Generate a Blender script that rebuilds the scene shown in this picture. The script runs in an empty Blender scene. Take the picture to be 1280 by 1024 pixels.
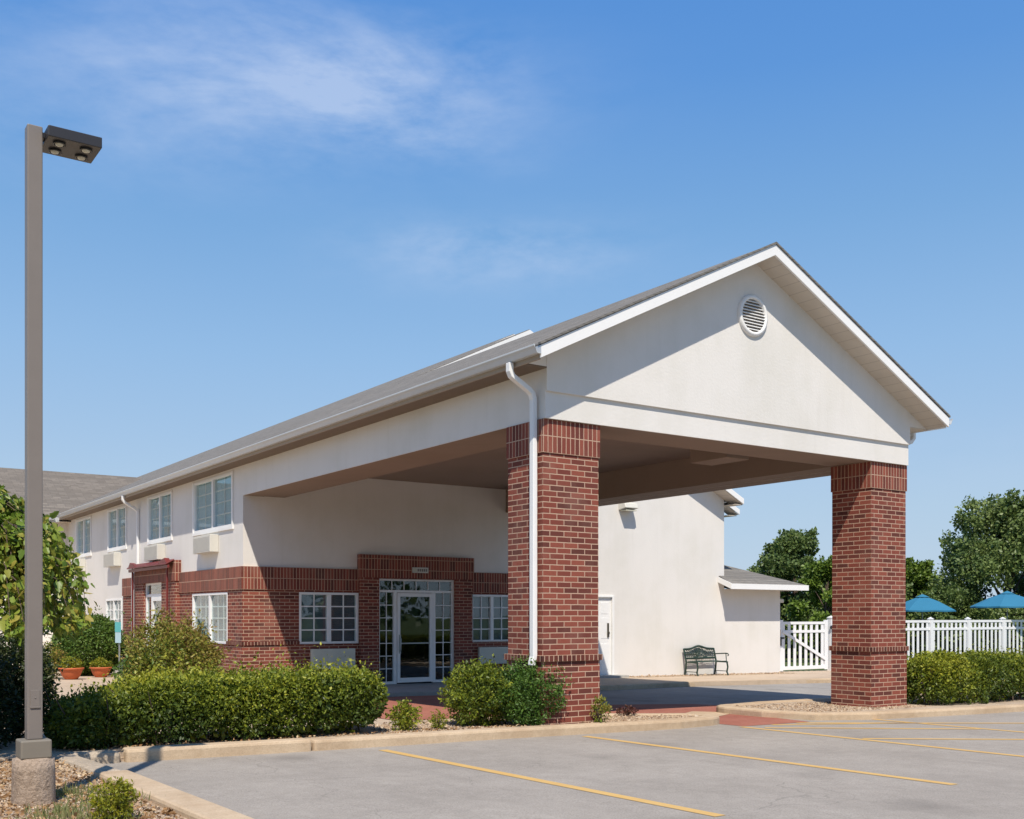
import bpy, bmesh, math, random
import numpy as np
from math import radians as rad, sin, cos, pi

# ------------------------------------------------------------------ camera, sky, sun, exposure
sc = bpy.context.scene
col = sc.collection
cd = bpy.data.cameras.new('camera'); cam = bpy.data.objects.new('camera', cd); col.objects.link(cam)
cd.sensor_width = 36; cd.sensor_fit = 'HORIZONTAL'; cd.lens = 36*1334/1280
cd.shift_y = (770-512)/1280; cd.clip_start = .05; cd.clip_end = 3000
cam.location = (0, 0, 1.56); cam.rotation_euler = (rad(90), 0, rad(55.3-90))
sc.camera = cam

SUN = np.array([-.365, -.60, 1.0]); SUN /= np.linalg.norm(SUN)
EL = math.asin(SUN[2]); AZ = math.atan2(SUN[0], SUN[1])
ld = bpy.data.lights.new('sun', 'SUN'); ld.energy = 3.95; ld.angle = rad(.55); ld.color = (1, .92, .80)
lo = bpy.data.objects.new('sun', ld); col.objects.link(lo)
from mathutils import Vector
lo.rotation_euler = Vector(SUN).to_track_quat('Z', 'Y').to_euler()
w = bpy.data.worlds.new('World'); sc.world = w; w.use_nodes = True
nt = w.node_tree; N = nt.nodes; L = nt.links; N.clear()
out = N.new('ShaderNodeOutputWorld'); bg = N.new('ShaderNodeBackground'); L.new(bg.outputs[0], out.inputs[0])
sky = N.new('ShaderNodeTexSky'); sky.sky_type = 'NISHITA'; sky.sun_disc = False
sky.sun_elevation = EL; sky.sun_rotation = AZ; sky.air_density = 1.25; sky.dust_density = .55; sky.ozone_density = 3.0
bg.inputs[1].default_value = .10
tc = N.new('ShaderNodeTexCoord')
def wm(op, a, b=None, c=None):
    n = N.new('ShaderNodeMath'); n.operation = op
    for i, v in enumerate((a, b, c)):
        if v is None: continue
        if isinstance(v, (int, float)): n.inputs[i].default_value = v
        else: L.new(v, n.inputs[i])
    return n.outputs[0]
sep = N.new('ShaderNodeSeparateXYZ'); L.new(tc.outputs['Generated'], sep.inputs[0])
az = wm('ARCTAN2', sep.outputs[1], sep.outputs[0])
hor = wm('SQRT', wm('ADD', wm('MULTIPLY', sep.outputs[0], sep.outputs[0]), wm('MULTIPLY', sep.outputs[1], sep.outputs[1])))
tel = wm('DIVIDE', sep.outputs[2], wm('MAXIMUM', hor, .001))      # tangent of elevation
def skyp(x, y):      # azimuth and elevation tangent of a sky direction
    a = rad(55.3); u = (x-640)/1334; v = (770-y)/1334
    return math.atan2(sin(a)-cos(a)*u, cos(a)+sin(a)*u), v/math.hypot(1, u)
cvec = N.new('ShaderNodeCombineXYZ'); L.new(wm('MULTIPLY', az, -1), cvec.inputs[0]); L.new(wm('MULTIPLY', tel, 1.0), cvec.inputs[1])
mp = N.new('ShaderNodeMapping'); mp.inputs['Rotation'].default_value = (0, 0, rad(-14)); mp.inputs['Scale'].default_value = (3.4, 7.5, 1); mp.inputs['Location'].default_value = (1.3, .4, 0)
L.new(cvec.outputs[0], mp.inputs[0])
n1 = N.new('ShaderNodeTexNoise'); n1.inputs['Scale'].default_value = 1.25; n1.inputs['Detail'].default_value = 9; n1.inputs['Roughness'].default_value = .57; n1.inputs['Distortion'].default_value = .35
L.new(mp.outputs[0], n1.inputs['Vector'])
n2 = N.new('ShaderNodeTexNoise'); n2.inputs['Scale'].default_value = 9; n2.inputs['Detail'].default_value = 6; n2.inputs['Roughness'].default_value = .6; L.new(mp.outputs[0], n2.inputs['Vector'])
def blob(x, y, rx, ry, ang, k):     # soft patch; x, y locate it, radii in radians
    X, Y = skyp(x, y)
    dx = wm('SUBTRACT', X, az); dy = wm('SUBTRACT', tel, Y)
    a = wm('ADD', wm('MULTIPLY', dx, cos(ang)), wm('MULTIPLY', dy, sin(ang)))
    b = wm('SUBTRACT', wm('MULTIPLY', dy, cos(ang)), wm('MULTIPLY', dx, sin(ang)))
    rr_ = wm('ADD', wm('POWER', wm('ABSOLUTE', wm('DIVIDE', a, rx)), 2.4), wm('POWER', wm('ABSOLUTE', wm('DIVIDE', b, ry)), 2.4))
    return wm('MULTIPLY', wm('POWER', 2.718, wm('MULTIPLY', rr_, -1)), k)
m1 = blob(275, 140, .22, .062, rad(6), .74)
m1 = wm('ADD', m1, blob(455, 95, .14, .055, rad(-8), .52)); m1 = wm('ADD', m1, blob(300, 55, .26, .06, rad(-5), .42)); m1 = wm('ADD', m1, blob(520, 175, .10, .018, rad(-10), .35))
mask = wm('ADD', wm('ADD', m1, blob(620, 318, .13, .032, 0, .95)), blob(1150, 575, .2, .03, 0, .22))
st = wm('ADD', wm('MULTIPLY', wm('SUBTRACT', n1.outputs[0], .36), 3.0), wm('MULTIPLY', wm('SUBTRACT', n2.outputs[0], .5), .7))
cl = wm('MINIMUM', wm('MAXIMUM', wm('MULTIPLY', mask, st), 0), .95)
rp = N.new('ShaderNodeValToRGB'); L.new(wm('MULTIPLY', sep.outputs[2], 1.0), rp.inputs[0]); e = rp.color_ramp.elements
stops = [(0, (3.7, 4.65, 5.75)), (.10, (3.15, 4.35, 5.75)), (.155, (2.70, 4.02, 5.75)), (.233, (2.15, 3.66, 5.75)), (.34, (1.40, 2.95, 5.35)), (.449, (.82, 2.28, 5.2)), (.55, (.60, 1.95, 5.0)), (1, (.50, 1.45, 3.7))]
while len(e) < len(stops): e.new(.5)
for i, (p, c) in enumerate(stops): e[i].position = p; e[i].color = (*[x/10 for x in c], 1)
sc10 = N.new('ShaderNodeMixRGB'); sc10.blend_type = 'MULTIPLY'; sc10.inputs[0].default_value = 1; L.new(rp.outputs[0], sc10.inputs[1]); sc10.inputs[2].default_value = (10, 10, 10, 1)
mixh = N.new('ShaderNodeMixRGB'); mixh.inputs[0].default_value = .93; L.new(sky.outputs[0], mixh.inputs[1]); L.new(sc10.outputs[0], mixh.inputs[2])
mixc = N.new('ShaderNodeMixRGB'); L.new(wm('MULTIPLY', cl, .62), mixc.inputs[0]); L.new(mixh.outputs[0], mixc.inputs[1]); mixc.inputs[2].default_value = (4.3, 5.1, 6.6, 1)
L.new(mixc.outputs[0], bg.inputs[0])
sc.view_settings.view_transform = 'Standard'; sc.view_settings.look = 'None'; sc.view_settings.gamma = 1
sc.view_settings.exposure = .45
sc.render.engine = 'CYCLES'; sc.cycles.max_bounces = 6; sc.cycles.transparent_max_bounces = 12

# ------------------------------------------------------------------ helpers
def gz(X, Y, off=0.0):
    X = min(max(X, -12), 50); Y = min(max(Y, -12), 50)
    return off - .013*(X-10) - .008*(Y-12.2)

class MB:
    def __init__(s): s.v = []; s.f = []; s.sm = []
    def add(s, vs, fs, smooth=False):
        o = len(s.v); s.v += [tuple(p) for p in vs]; s.f += [tuple(i+o for i in f) for f in fs]; s.sm += [smooth]*len(fs)
        return s
    def box(s, x0, x1, y0, y1, z0, z1):
        if x0 > x1: x0, x1 = x1, x0
        if y0 > y1: y0, y1 = y1, y0
        if z0 > z1: z0, z1 = z1, z0
        return s.add([(x0,y0,z0),(x1,y0,z0),(x1,y1,z0),(x0,y1,z0),(x0,y0,z1),(x1,y0,z1),(x1,y1,z1),(x0,y1,z1)],
              [(0,3,2,1),(4,5,6,7),(0,1,5,4),(1,2,6,5),(2,3,7,6),(3,0,4,7)])
    def prism(s, poly, ext):   # poly: list of 3D points (planar), ext: extrusion vector
        n = len(poly); e = np.array(ext)
        vs = [tuple(p) for p in poly] + [tuple(np.array(p)+e) for p in poly]
        fs = [tuple(range(n-1, -1, -1)), tuple(range(n, 2*n))] + [(i, (i+1) % n, (i+1) % n+n, i+n) for i in range(n)]
        return s.add(vs, fs)
    def sheet(s, poly, off):   # polygon on the sloping ground
        return s.add([(x, y, gz(x, y, off)) for x, y in poly], [tuple(range(len(poly)))])
    def slab(s, poly, z0, z1):  # slab following the ground, from off z0 to z1
        n = len(poly)
        vs = [(x, y, gz(x, y, z0)) for x, y in poly] + [(x, y, gz(x, y, z1)) for x, y in poly]
        fs = [tuple(range(n-1, -1, -1)), tuple(range(n, 2*n))] + [(i, (i+1) % n, (i+1) % n+n, i+n) for i in range(n)]
        return s.add(vs, fs)
    def tube(s, pts, r, n=10, caps=True, smooth=True):
        pts = [np.array(p, float) for p in pts]; m = len(pts)
        rs = r if isinstance(r, (list, tuple)) else [r]*m
        vs = []; prev = None
        for i, p in enumerate(pts):
            t = (pts[min(i+1, m-1)]-pts[max(i-1, 0)]); t = t/(np.linalg.norm(t)+1e-9)
            if prev is None:
                a = np.array([0, 0, 1.]) if abs(t[2]) < .9 else np.array([1., 0, 0])
                u = np.cross(t, a)
            else: u = prev - t*np.dot(prev, t)
            u /= np.linalg.norm(u)+1e-9; prev = u; v = np.cross(t, u)
            for k in range(n):
                a = 2*pi*k/n; vs.append(tuple(p+rs[i]*(cos(a)*u+sin(a)*v)))
        fs = [(i*n+k, i*n+(k+1) % n, (i+1)*n+(k+1) % n, (i+1)*n+k) for i in range(m-1) for k in range(n)]
        s.add(vs, fs, smooth)
        if caps: s.add([vs[k] for k in range(n)], [tuple(range(n-1, -1, -1))]); s.add([vs[(m-1)*n+k] for k in range(n)], [tuple(range(n))])
        return s
    def lathe(s, c, prof, n=24):  # prof: (r, z)
        vs = []
        for r, z in prof:
            for k in range(n): vs.append((c[0]+r*cos(2*pi*k/n), c[1]+r*sin(2*pi*k/n), c[2]+z))
        fs = [(i*n+k, i*n+(k+1) % n, (i+1)*n+(k+1) % n, (i+1)*n+k) for i in range(len(prof)-1) for k in range(n)]
        return s.add(vs, fs, True)
    def build(s, name, mat, parent=None, org=None, bevel=0, label=None):
        me = bpy.data.meshes.new(name)
        o = org if org is not None else (ORG.get(parent.name) if parent else None) or (0, 0, 0)
        me.from_pydata([(a-o[0], b-o[1], c-o[2]) for a, b, c in s.v], [], s.f)
        me.polygons.foreach_set('use_smooth', s.sm)
        me.materials.append(mat); me.update()
        ob = bpy.data.objects.new(name, me); col.objects.link(ob)
        if parent: ob.parent = parent; ORG[ob.name] = o
        else: ob.location = o; ORG[ob.name] = o
        if bevel:
            m = ob.modifiers.new('bevel', 'BEVEL'); m.width = bevel; m.segments = 2; m.limit_method = 'ANGLE'
        if label: ob['label'] = label
        return ob
ORG = {}
def tag(o, label, cat, group=None, kind=None):
    if label: o['label'] = label
    if cat: o['category'] = cat
    if group: o['group'] = group
    if kind: o['kind'] = kind
    return o
def struct(o, label=None): o['kind'] = 'structure'; 
def thing(name, loc, label, cat, group=None):
    e = bpy.data.objects.new(name, None); col.objects.link(e); e.location = loc; e.empty_display_size = .2
    ORG[e.name] = tuple(loc); tag(e, label, cat, group); return e
def copy_tree(o, parent=None):
    c = o.copy(); col.objects.link(c); c.parent = parent
    for ch in list(o.children): copy_tree(ch, c)
    return c

# ------------------------------------------------------------------ materials
class NT:
    def __init__(s, name):
        s.m = bpy.data.materials.new(name); s.m.use_nodes = True; s.t = s.m.node_tree; s.n = s.t.nodes; s.l = s.t.links
        s.n.clear(); s.o = s.n.new('ShaderNodeOutputMaterial'); s.b = s.n.new('ShaderNodeBsdfPrincipled'); s.l.new(s.b.outputs[0], s.o.inputs[0])
    def N(s, t, **k):
        x = s.n.new('ShaderNode'+t)
        for a, v in k.items():
            if a.startswith('_'): setattr(x, a[1:], v)
            else:
                i = x.inputs[a.replace('0', ' ')] if isinstance(a, str) else x.inputs[a]
                s.set(i, v)
        return x
    def set(s, i, v):
        if isinstance(v, bpy.types.NodeSocket): s.l.new(v, i)
        else: i.default_value = v
    def math(s, op, a, b=0., c=0., clamp=False):
        x = s.n.new('ShaderNodeMath'); x.operation = op; x.use_clamp = clamp; s.set(x.inputs[0], a); s.set(x.inputs[1], b); s.set(x.inputs[2], c); return x.outputs[0]
    def mix(s, f, a, b, blend='MIX'):
        x = s.n.new('ShaderNodeMixRGB'); x.blend_type = blend; s.set(x.inputs[0], f); s.set(x.inputs[1], a); s.set(x.inputs[2], b); return x.outputs[0]
    def pos(s): return s.N('NewGeometry').outputs['Position']
    def noise(s, vec, scale, detail=4, rough=.55, dist=0):
        x = s.N('TexNoise'); s.set(x.inputs['Vector'], vec); x.inputs['Scale'].default_value = scale; x.inputs['Detail'].default_value = detail
        x.inputs['Roughness'].default_value = rough; x.inputs['Distortion'].default_value = dist; return x.outputs[0]
    def ramp(s, f, st):
        x = s.n.new('ShaderNodeValToRGB'); s.set(x.inputs[0], f); e = x.color_ramp.elements
        while len(e) < len(st): e.new(.5)
        for i, (p, c) in enumerate(st): e[i].position = p; e[i].color = c if len(c) == 4 else (*c, 1)
        return x.outputs[0]
    def mapv(s, vec, scale=(1,1,1), loc=(0,0,0), rot=(0,0,0)):
        x = s.n.new('ShaderNodeMapping'); s.set(x.inputs[0], vec); x.inputs['Scale'].default_value = scale; x.inputs['Location'].default_value = loc; x.inputs['Rotation'].default_value = rot; return x.outputs[0]
    def bump(s, h, dist=.01, strength=1.):
        x = s.n.new('ShaderNodeBump'); s.set(x.inputs['Height'], h); x.inputs['Distance'].default_value = dist; x.inputs['Strength'].default_value = strength
        s.l.new(x.outputs[0], s.b.inputs['Normal']); return x
    def fin(s, color=None, rough=.8, metal=0, spec=.5):
        if color is not None: s.set(s.b.inputs['Base Color'], color)
        s.set(s.b.inputs['Roughness'], rough); s.b.inputs['Metallic'].default_value = metal; s.b.inputs['Specular IOR Level'].default_value = spec
        return s.m
def c4(r, g, b): return (r, g, b, 1)

def mat_plain(name, c, rough=.6, metal=0, var=.12, scale=6, bump=0):
    t = NT(name); n = t.noise(t.pos(), scale, 5, .6)
    colr = t.mix(n, c4(*[x*(1-var) for x in c]), c4(*[min(1, x*(1+var)) for x in c]))
    if bump: t.bump(t.noise(t.pos(), scale*14, 3), bump, .6)
    return t.fin(colr, rough, metal)

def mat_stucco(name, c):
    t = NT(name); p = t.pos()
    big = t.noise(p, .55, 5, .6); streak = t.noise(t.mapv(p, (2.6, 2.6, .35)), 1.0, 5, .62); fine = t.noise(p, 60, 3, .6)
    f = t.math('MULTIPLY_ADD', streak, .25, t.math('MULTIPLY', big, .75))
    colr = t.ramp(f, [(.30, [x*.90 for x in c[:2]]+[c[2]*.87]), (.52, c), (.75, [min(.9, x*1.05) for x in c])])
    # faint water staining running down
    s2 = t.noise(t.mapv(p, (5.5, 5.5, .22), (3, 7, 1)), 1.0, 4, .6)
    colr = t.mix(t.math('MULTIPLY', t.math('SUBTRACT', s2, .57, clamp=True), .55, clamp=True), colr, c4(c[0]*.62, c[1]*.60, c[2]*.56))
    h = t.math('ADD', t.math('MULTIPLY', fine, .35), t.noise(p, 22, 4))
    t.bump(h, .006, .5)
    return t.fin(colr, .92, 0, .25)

def brick_uv(t, ux, uy):
    g = t.N('NewGeometry'); sp = t.N('SeparateXYZ'); t.l.new(g.outputs['Position'], sp.inputs[0])
    sn = t.N('SeparateXYZ'); t.l.new(g.outputs['True Normal'], sn.inputs[0])
    isx = t.math('GREATER_THAN', t.math('ABSOLUTE', sn.outputs[0]), .6)
    u = t.math('ADD', t.math('MULTIPLY', t.math('ADD', sp.outputs[1], uy), isx), t.math('MULTIPLY', t.math('ADD', sp.outputs[0], ux), t.math('SUBTRACT', 1, isx)))
    return u, sp.outputs[2]
def mat_brick(name, bw, bh, offset, ux, uy, uz, dark=1.0, soldier=False):
    t = NT(name); u, v = brick_uv(t, ux, uy); v = t.math('ADD', v, uz)
    cb = t.n.new('ShaderNodeCombineXYZ'); t.set(cb.inputs[0], u); t.set(cb.inputs[1], v)
    wob = t.noise(t.pos(), 9, 2)
    vec = t.n.new('ShaderNodeVectorMath'); vec.operation = 'ADD'; t.l.new(cb.outputs[0], vec.inputs[0])
    wv = t.n.new('ShaderNodeCombineXYZ'); t.set(wv.inputs[0], t.math('MULTIPLY', t.math('SUBTRACT', wob, .5), .010)); t.set(wv.inputs[1], t.math('MULTIPLY', t.math('SUBTRACT', t.noise(t.pos(), 7, 2), .5), .006)); t.l.new(wv.outputs[0], vec.inputs[1])
    b = t.n.new('ShaderNodeTexBrick'); t.l.new(vec.outputs[0], b.inputs['Vector'])
    b.offset = offset; b.offset_frequency = 2; b.squash = 1
    b.inputs['Color1'].default_value = (0, 0, 0, 1); b.inputs['Color2'].default_value = (1, 1, 1, 1); b.inputs['Mortar'].default_value = (.5, .5, .5, 1)
    b.inputs['Scale'].default_value = 1; b.inputs['Mortar Size'].default_value = .0076; b.inputs['Mortar Smooth'].default_value = .12; b.inputs['Bias'].default_value = 0
    b.inputs['Brick Width'].default_value = bw; b.inputs['Row Height'].default_value = bh
    d = dark
    tone = t.ramp(b.outputs['Color'], [(0, (.105*d, .032*d, .023*d)), (.35, (.20*d, .048*d, .032*d)), (.7, (.255*d, .064*d, .040*d)), (1, (.32*d, .088*d, .055*d))])
    n = t.noise(t.pos(), 34, 4, .65); tone = t.mix(t.math('MULTIPLY', n, .55), tone, c4(.10*d, .035*d, .03*d))
    mo = t.mix(t.noise(t.pos(), 5, 4), c4(.42, .265, .18), c4(.58, .40, .30))
    colr = t.mix(b.outputs['Fac'], tone, mo)
    # grime / efflorescence in broad patches
    gr = t.math('MULTIPLY', t.math('SUBTRACT', t.noise(t.pos(), 1.3, 5, .65), .52, clamp=True), 1.2, clamp=True)
    colr = t.mix(gr, colr, c4(.30, .19, .15))
    h = t.math('ADD', t.math('SUBTRACT', 1, b.outputs['Fac']), t.math('MULTIPLY', n, .18))
    t.bump(h, .009, .9)
    return t.fin(colr, .88, 0, .3)

def mat_shingle(name, c, axis='Y'):
    t = NT(name); p = t.pos(); sp = t.N('SeparateXYZ'); t.l.new(p, sp.inputs[0])
    along = sp.outputs[1] if axis == 'Y' else sp.outputs[0]
    cb = t.n.new('ShaderNodeCombineXYZ'); t.set(cb.inputs[0], along)
    t.set(cb.inputs[1], sp.outputs[2])
    b = t.n.new('ShaderNodeTexBrick'); t.l.new(cb.outputs[0], b.inputs['Vector']); b.offset = .37; b.offset_frequency = 3
    b.inputs['Color1'].default_value = (0, 0, 0, 1); b.inputs['Color2'].default_value = (1, 1, 1, 1); b.inputs['Mortar'].default_value = (.1, .1, .1, 1)
    b.inputs['Scale'].default_value = 1; b.inputs['Mortar Size'].default_value = .0045; b.inputs['Brick Width'].default_value = .30; b.inputs['Row Height'].default_value = .064 if axis == 'Y' else .064
    st = t.noise(t.mapv(p, (.9, .35, 1.6) if axis == 'Y' else (.35, .9, 1.6)), 1.0, 6, .7)
    tone = t.mix(b.outputs['Color'], c4(c[0]*.62, c[1]*.62, c[2]*.62), c4(c[0]*1.3, c[1]*1.27, c[2]*1.22))
    tone = t.mix(t.math('MULTIPLY', st, .75), tone, c4(c[0]*.8, c[1]*.74, c[2]*.66))
    tone = t.mix(b.outputs['Fac'], tone, c4(c[0]*.3, c[1]*.3, c[2]*.3))
    s3 = t.noise(t.mapv(p, (5, .16, 11) if axis == 'Y' else (.16, 5, 11)), 1.0, 5, .65)
    tone = t.mix(t.math('MULTIPLY', t.math('SUBTRACT', s3, .42, clamp=True), 3.2, clamp=True), tone, c4(c[0]*.62, c[1]*.60, c[2]*.57))
    g = t.noise(p, 140, 2); tone = t.mix(t.math('MULTIPLY', g, .5), tone, c4(c[0]*.7, c[1]*.7, c[2]*.7))
    t.bump(t.math('ADD', t.math('SUBTRACT', 1, b.outputs['Fac']), g), .006, .8)
    return t.fin(tone, .95, 0, .2)

def mat_leaf(name, cols, trans=.25, rough=.45):
    t = NT(name); at = t.n.new('ShaderNodeAttribute'); at.attribute_name = 'tint'
    n = len(cols); colr = t.ramp(at.outputs['Fac'], [(i/(n-1), c) for i, c in enumerate(cols)])
    t.fin(colr, rough, 0, .35)
    tr = t.n.new('ShaderNodeBsdfTranslucent'); t.l.new(t.mix(.5, colr, c4(.35, .45, .05), 'MULTIPLY') if False else colr, tr.inputs[0])
    mx = t.n.new('ShaderNodeMixShader'); mx.inputs[0].default_value = trans; t.l.new(t.b.outputs[0], mx.inputs[1]); t.l.new(tr.outputs[0], mx.inputs[2]); t.l.new(mx.outputs[0], t.o.inputs[0])
    return t.m

def mat_glass(name, c=(.03, .045, .05), refl=1.0):
    t = NT(name)
    tr = t.n.new('ShaderNodeBsdfTransparent'); tr.inputs[0].default_value = (.86, .92, .92, 1)
    gl = t.n.new('ShaderNodeBsdfGlossy'); gl.inputs['Roughness'].default_value = .015; gl.inputs[0].default_value = (refl, refl, refl, 1)
    ge = t.N('NewGeometry'); dt = t.n.new('ShaderNodeVectorMath'); dt.operation = 'DOT_PRODUCT'; t.l.new(ge.outputs['Incoming'], dt.inputs[0]); t.l.new(ge.outputs['Normal'], dt.inputs[1])
    fac = t.math('MULTIPLY_ADD', t.math('POWER', t.math('SUBTRACT', 1, t.math('ABSOLUTE', dt.outputs['Value']), clamp=True), 5), .93, .055)
    b = t.n.new('ShaderNodeBump'); t.l.new(t.noise(t.pos(), 1.7, 2), b.inputs['Height']); b.inputs['Distance'].default_value = .004; b.inputs['Strength'].default_value = .4
    t.l.new(b.outputs[0], gl.inputs['Normal'])
    mx = t.n.new('ShaderNodeMixShader'); t.l.new(fac, mx.inputs[0]); t.l.new(tr.outputs[0], mx.inputs[1]); t.l.new(gl.outputs[0], mx.inputs[2]); t.l.new(mx.outputs[0], t.o.inputs[0])
    return t.m

def mat_ground(name, c1, c2, scale=1.5, speck=(90, .4), bump=.008, cracks=False, stain=.3, rough=.93):
    t = NT(name); p = t.pos()
    big = t.noise(p, scale*.35, 6, .6); mid = t.noise(p, scale*3, 5, .65); fine = t.noise(p, speck[0], 3, .7)
    f = t.math('ADD', t.math('MULTIPLY', big, .6), t.math('MULTIPLY', mid, .4))
    colr = t.ramp(f, [(.34, c1), (.64, c2)])
    colr = t.mix(t.math('MULTIPLY', t.math('SUBTRACT', fine, .45, clamp=True), speck[1]*4, clamp=True), colr, c4(*[x*.55 for x in c1]))
    colr = t.mix(t.math('MULTIPLY', t.math('SUBTRACT', t.noise(p, speck[0]*1.7, 2), .6, clamp=True), speck[1]*5, clamp=True), colr, c4(*[min(.9, x*1.5) for x in c2]))
    if stain:
        s = t.noise(t.mapv(p, (1, 1, 1), (5, 2, 0)), .8, 7, .7, .6)
        colr = t.mix(t.math('MULTIPLY', t.math('SUBTRACT', s, .55, clamp=True), stain*6, clamp=True), colr, c4(*[x*.72 for x in c1]))
    if cracks:
        vo = t.n.new('ShaderNodeTexVoronoi'); vo.feature = 'DISTANCE_TO_EDGE'; vo.inputs['Scale'].default_value = .42
        d = t.n.new('ShaderNodeVectorMath'); d.operation = 'ADD'; t.l.new(p, d.inputs[0])
        no = t.N('TexNoise'); t.l.new(p, no.inputs['Vector']); no.inputs['Scale'].default_value = 1.1; no.inputs['Detail'].default_value = 6
        t.l.new(t.mix(1, no.outputs['Color'], c4(1.4, 1.4, 0), 'MULTIPLY'), d.inputs[1]); t.l.new(d.outputs[0], vo.inputs['Vector'])
        cr = t.math('LESS_THAN', vo.outputs[0], .0025); gate = t.math('GREATER_THAN', t.noise(p, .5, 3), .5)
        colr = t.mix(t.math('MULTIPLY', t.math('MULTIPLY', cr, gate), .28), colr, c4(*[x*.35 for x in c1]))
    if cracks:     # old oil drips and patches
        v2 = t.n.new('ShaderNodeTexVoronoi'); v2.inputs['Scale'].default_value = .55; t.l.new(p, v2.inputs['Vector'])
        sp = t.math('MULTIPLY', t.math('SUBTRACT', t.math('ADD', .16, t.math('MULTIPLY', t.noise(p, 4, 4), .16)), v2.outputs['Distance'], clamp=True), 5, clamp=True)
        colr = t.mix(t.math('MULTIPLY', sp, .42), colr, c4(*[x*.45 for x in c1]))
        colr = t.mix(t.math('MULTIPLY', t.math('SUBTRACT', t.noise(t.mapv(p, (3.2, .25, 1)), 1, 5, .6), .52, clamp=True), 1.3, clamp=True), colr, c4(*[x*.78 for x in c1]))
    t.bump(t.math('ADD', fine, mid), bump, .7)
    return t.fin(colr, rough, 0, .3)

M = {}
M['stucco'] = mat_stucco('cream_stucco', (.725, .695, .655))
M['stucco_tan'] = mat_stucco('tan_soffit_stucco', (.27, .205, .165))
M['white'] = mat_plain('white_painted_metal', (.80, .80, .79), .45, var=.05, scale=3)
M['trim'] = mat_plain('white_trim_board', (.82, .81, .79), .55, var=.05, scale=2)
M['vinyl'] = mat_plain('white_vinyl', (.80, .80, .80), .4, var=.04, scale=3)
M['gutter'] = mat_plain('white_gutter_metal', (.52, .545, .56), .3, var=.08, scale=2.5)
M['soffit'] = None
t = NT('ribbed_vinyl_soffit'); sp = t.N('SeparateXYZ'); t.l.new(t.pos(), sp.inputs[0])
wv = t.math('FRACT', t.math('MULTIPLY', sp.outputs[0], 1/.21)); gv = t.math('LESS_THAN', wv, .07)
sc_ = t.mix(t.noise(t.mapv(t.pos(), (1.2, 1.2, 1)), 1.4, 4), c4(.48, .42, .35), c4(.66, .60, .52))
M['soffit'] = t.fin(t.mix(t.math('MULTIPLY', gv, .45), sc_, c4(.30, .26, .22)), .7)
M['brick'] = mat_brick('red_brick', .254, .0813, .5, -9.0+.254*40, -12.23+.254*40, .0813*20-.91, 1)
M['soldier'] = mat_brick('soldier_course_brick', .0813, .27, 0, -9.0+.0813*100, -12.23+.0813*100, .27*20-2.18, 1.02)
M['soldier_cap'] = mat_brick('soldier_course_brick_column', .0813, .24, 0, -9.0+.0813*100, -12.23+.0813*100, .24*20-3.89, 1.02)
M['rowlock'] = mat_brick('rowlock_ledge_brick', .0813, .4, 0, -9.0+.0813*100, -12.23+.0813*100, 2.2, .62)
M['shingle'] = mat_shingle('grey_asphalt_shingles', (.245, .235, .222), 'Y')
M['shingleX'] = mat_shingle('grey_asphalt_shingles_cross', (.24, .215, .19), 'X')
M['fascia_shaded'] = mat_plain('shaded_tan_fascia_board', (.36, .29, .22), .7)  # tan-brown has the shade below the left gutter painted into it
M['eave'] = mat_plain('shade_darkened_eave_soffit', (.17, .125, .09), .8)  # soffit brown darkened in colour to deepen the shade under the left eave
M['glass'] = mat_glass('window_glass')
M['frame'] = mat_plain('white_window_frame', (.80, .80, .79), .4, var=.04, scale=4)
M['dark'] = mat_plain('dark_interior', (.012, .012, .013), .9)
t = NT('grey_blue_curtain'); sp = t.N('SeparateXYZ'); t.l.new(t.pos(), sp.inputs[0])
M['curtain'] = t.fin(t.mix(t.noise(t.mapv(t.pos(), (1, 1, .2)), 4, 3), c4(.28, .46, .56), c4(.44, .62, .70)), .9)
M['curtain_white'] = mat_plain('white_sheer_curtain', (.15, .19, .215), .9, var=.6)
M['blind'] = mat_plain('slate_blue_blind', (.13, .155, .18), .8)
M['ac'] = mat_plain('beige_vent_cover', (.60, .58, .52), .5, var=.08, scale=3)
M['ac_grey'] = mat_plain('olive_grey_vent_cover', (.60, .60, .52), .5, var=.08, scale=3)
M['asphalt'] = mat_ground('weathered_grey_asphalt', (.285, .253, .218), (.385, .345, .30), 1.9, (60, .6), .010, True, .22)
M['asphalt_dark'] = mat_ground('driveway_asphalt', (.25, .23, .21), (.36, .335, .305), 1.4, (75, .35), .006, True, .2)
M['kerb'] = mat_ground('tan_concrete_kerb', (.42, .30, .19), (.58, .45, .31), 3, (60, .30), .006, False, .35)
M['kerb_old'] = mat_ground('worn_kerb_concrete', (.30, .25, .19), (.55, .45, .34), 5, (45, .5), .012, False, .5)
M['walk'] = mat_ground('tan_sidewalk_concrete', (.42, .32, .225), (.56, .44, .325), 1.6, (60, .2), .004, False, .2)
M['pad'] = mat_ground('grey_concrete_pad', (.32, .31, .29), (.42, .41, .38), 1.6, (60, .2), .004, False, .2)
M['red'] = mat_ground('faded_red_paint', (.27, .088, .06), (.39, .16, .11), 2.2, (70, .3), .005, False, .3)
M['bed'] = mat_ground('gravel_bed', (.36, .27, .19), (.60, .48, .36), 8, (38, .6), .03, False, .4)
M['grass'] = mat_ground('lawn_grass', (.04, .07, .015), (.10, .13, .03), 2, (60, .3), .03, False, .3)
t = NT('worn_yellow_paint'); p = t.pos()
wn = t.math('MULTIPLY', t.math('SUBTRACT', t.noise(p, 26, 5, .75), .50, clamp=True), 5, clamp=True)
big = t.math('MULTIPLY', t.math('SUBTRACT', t.noise(p, 1.2, 3), .35, clamp=True), 1.6, clamp=True)
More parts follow.
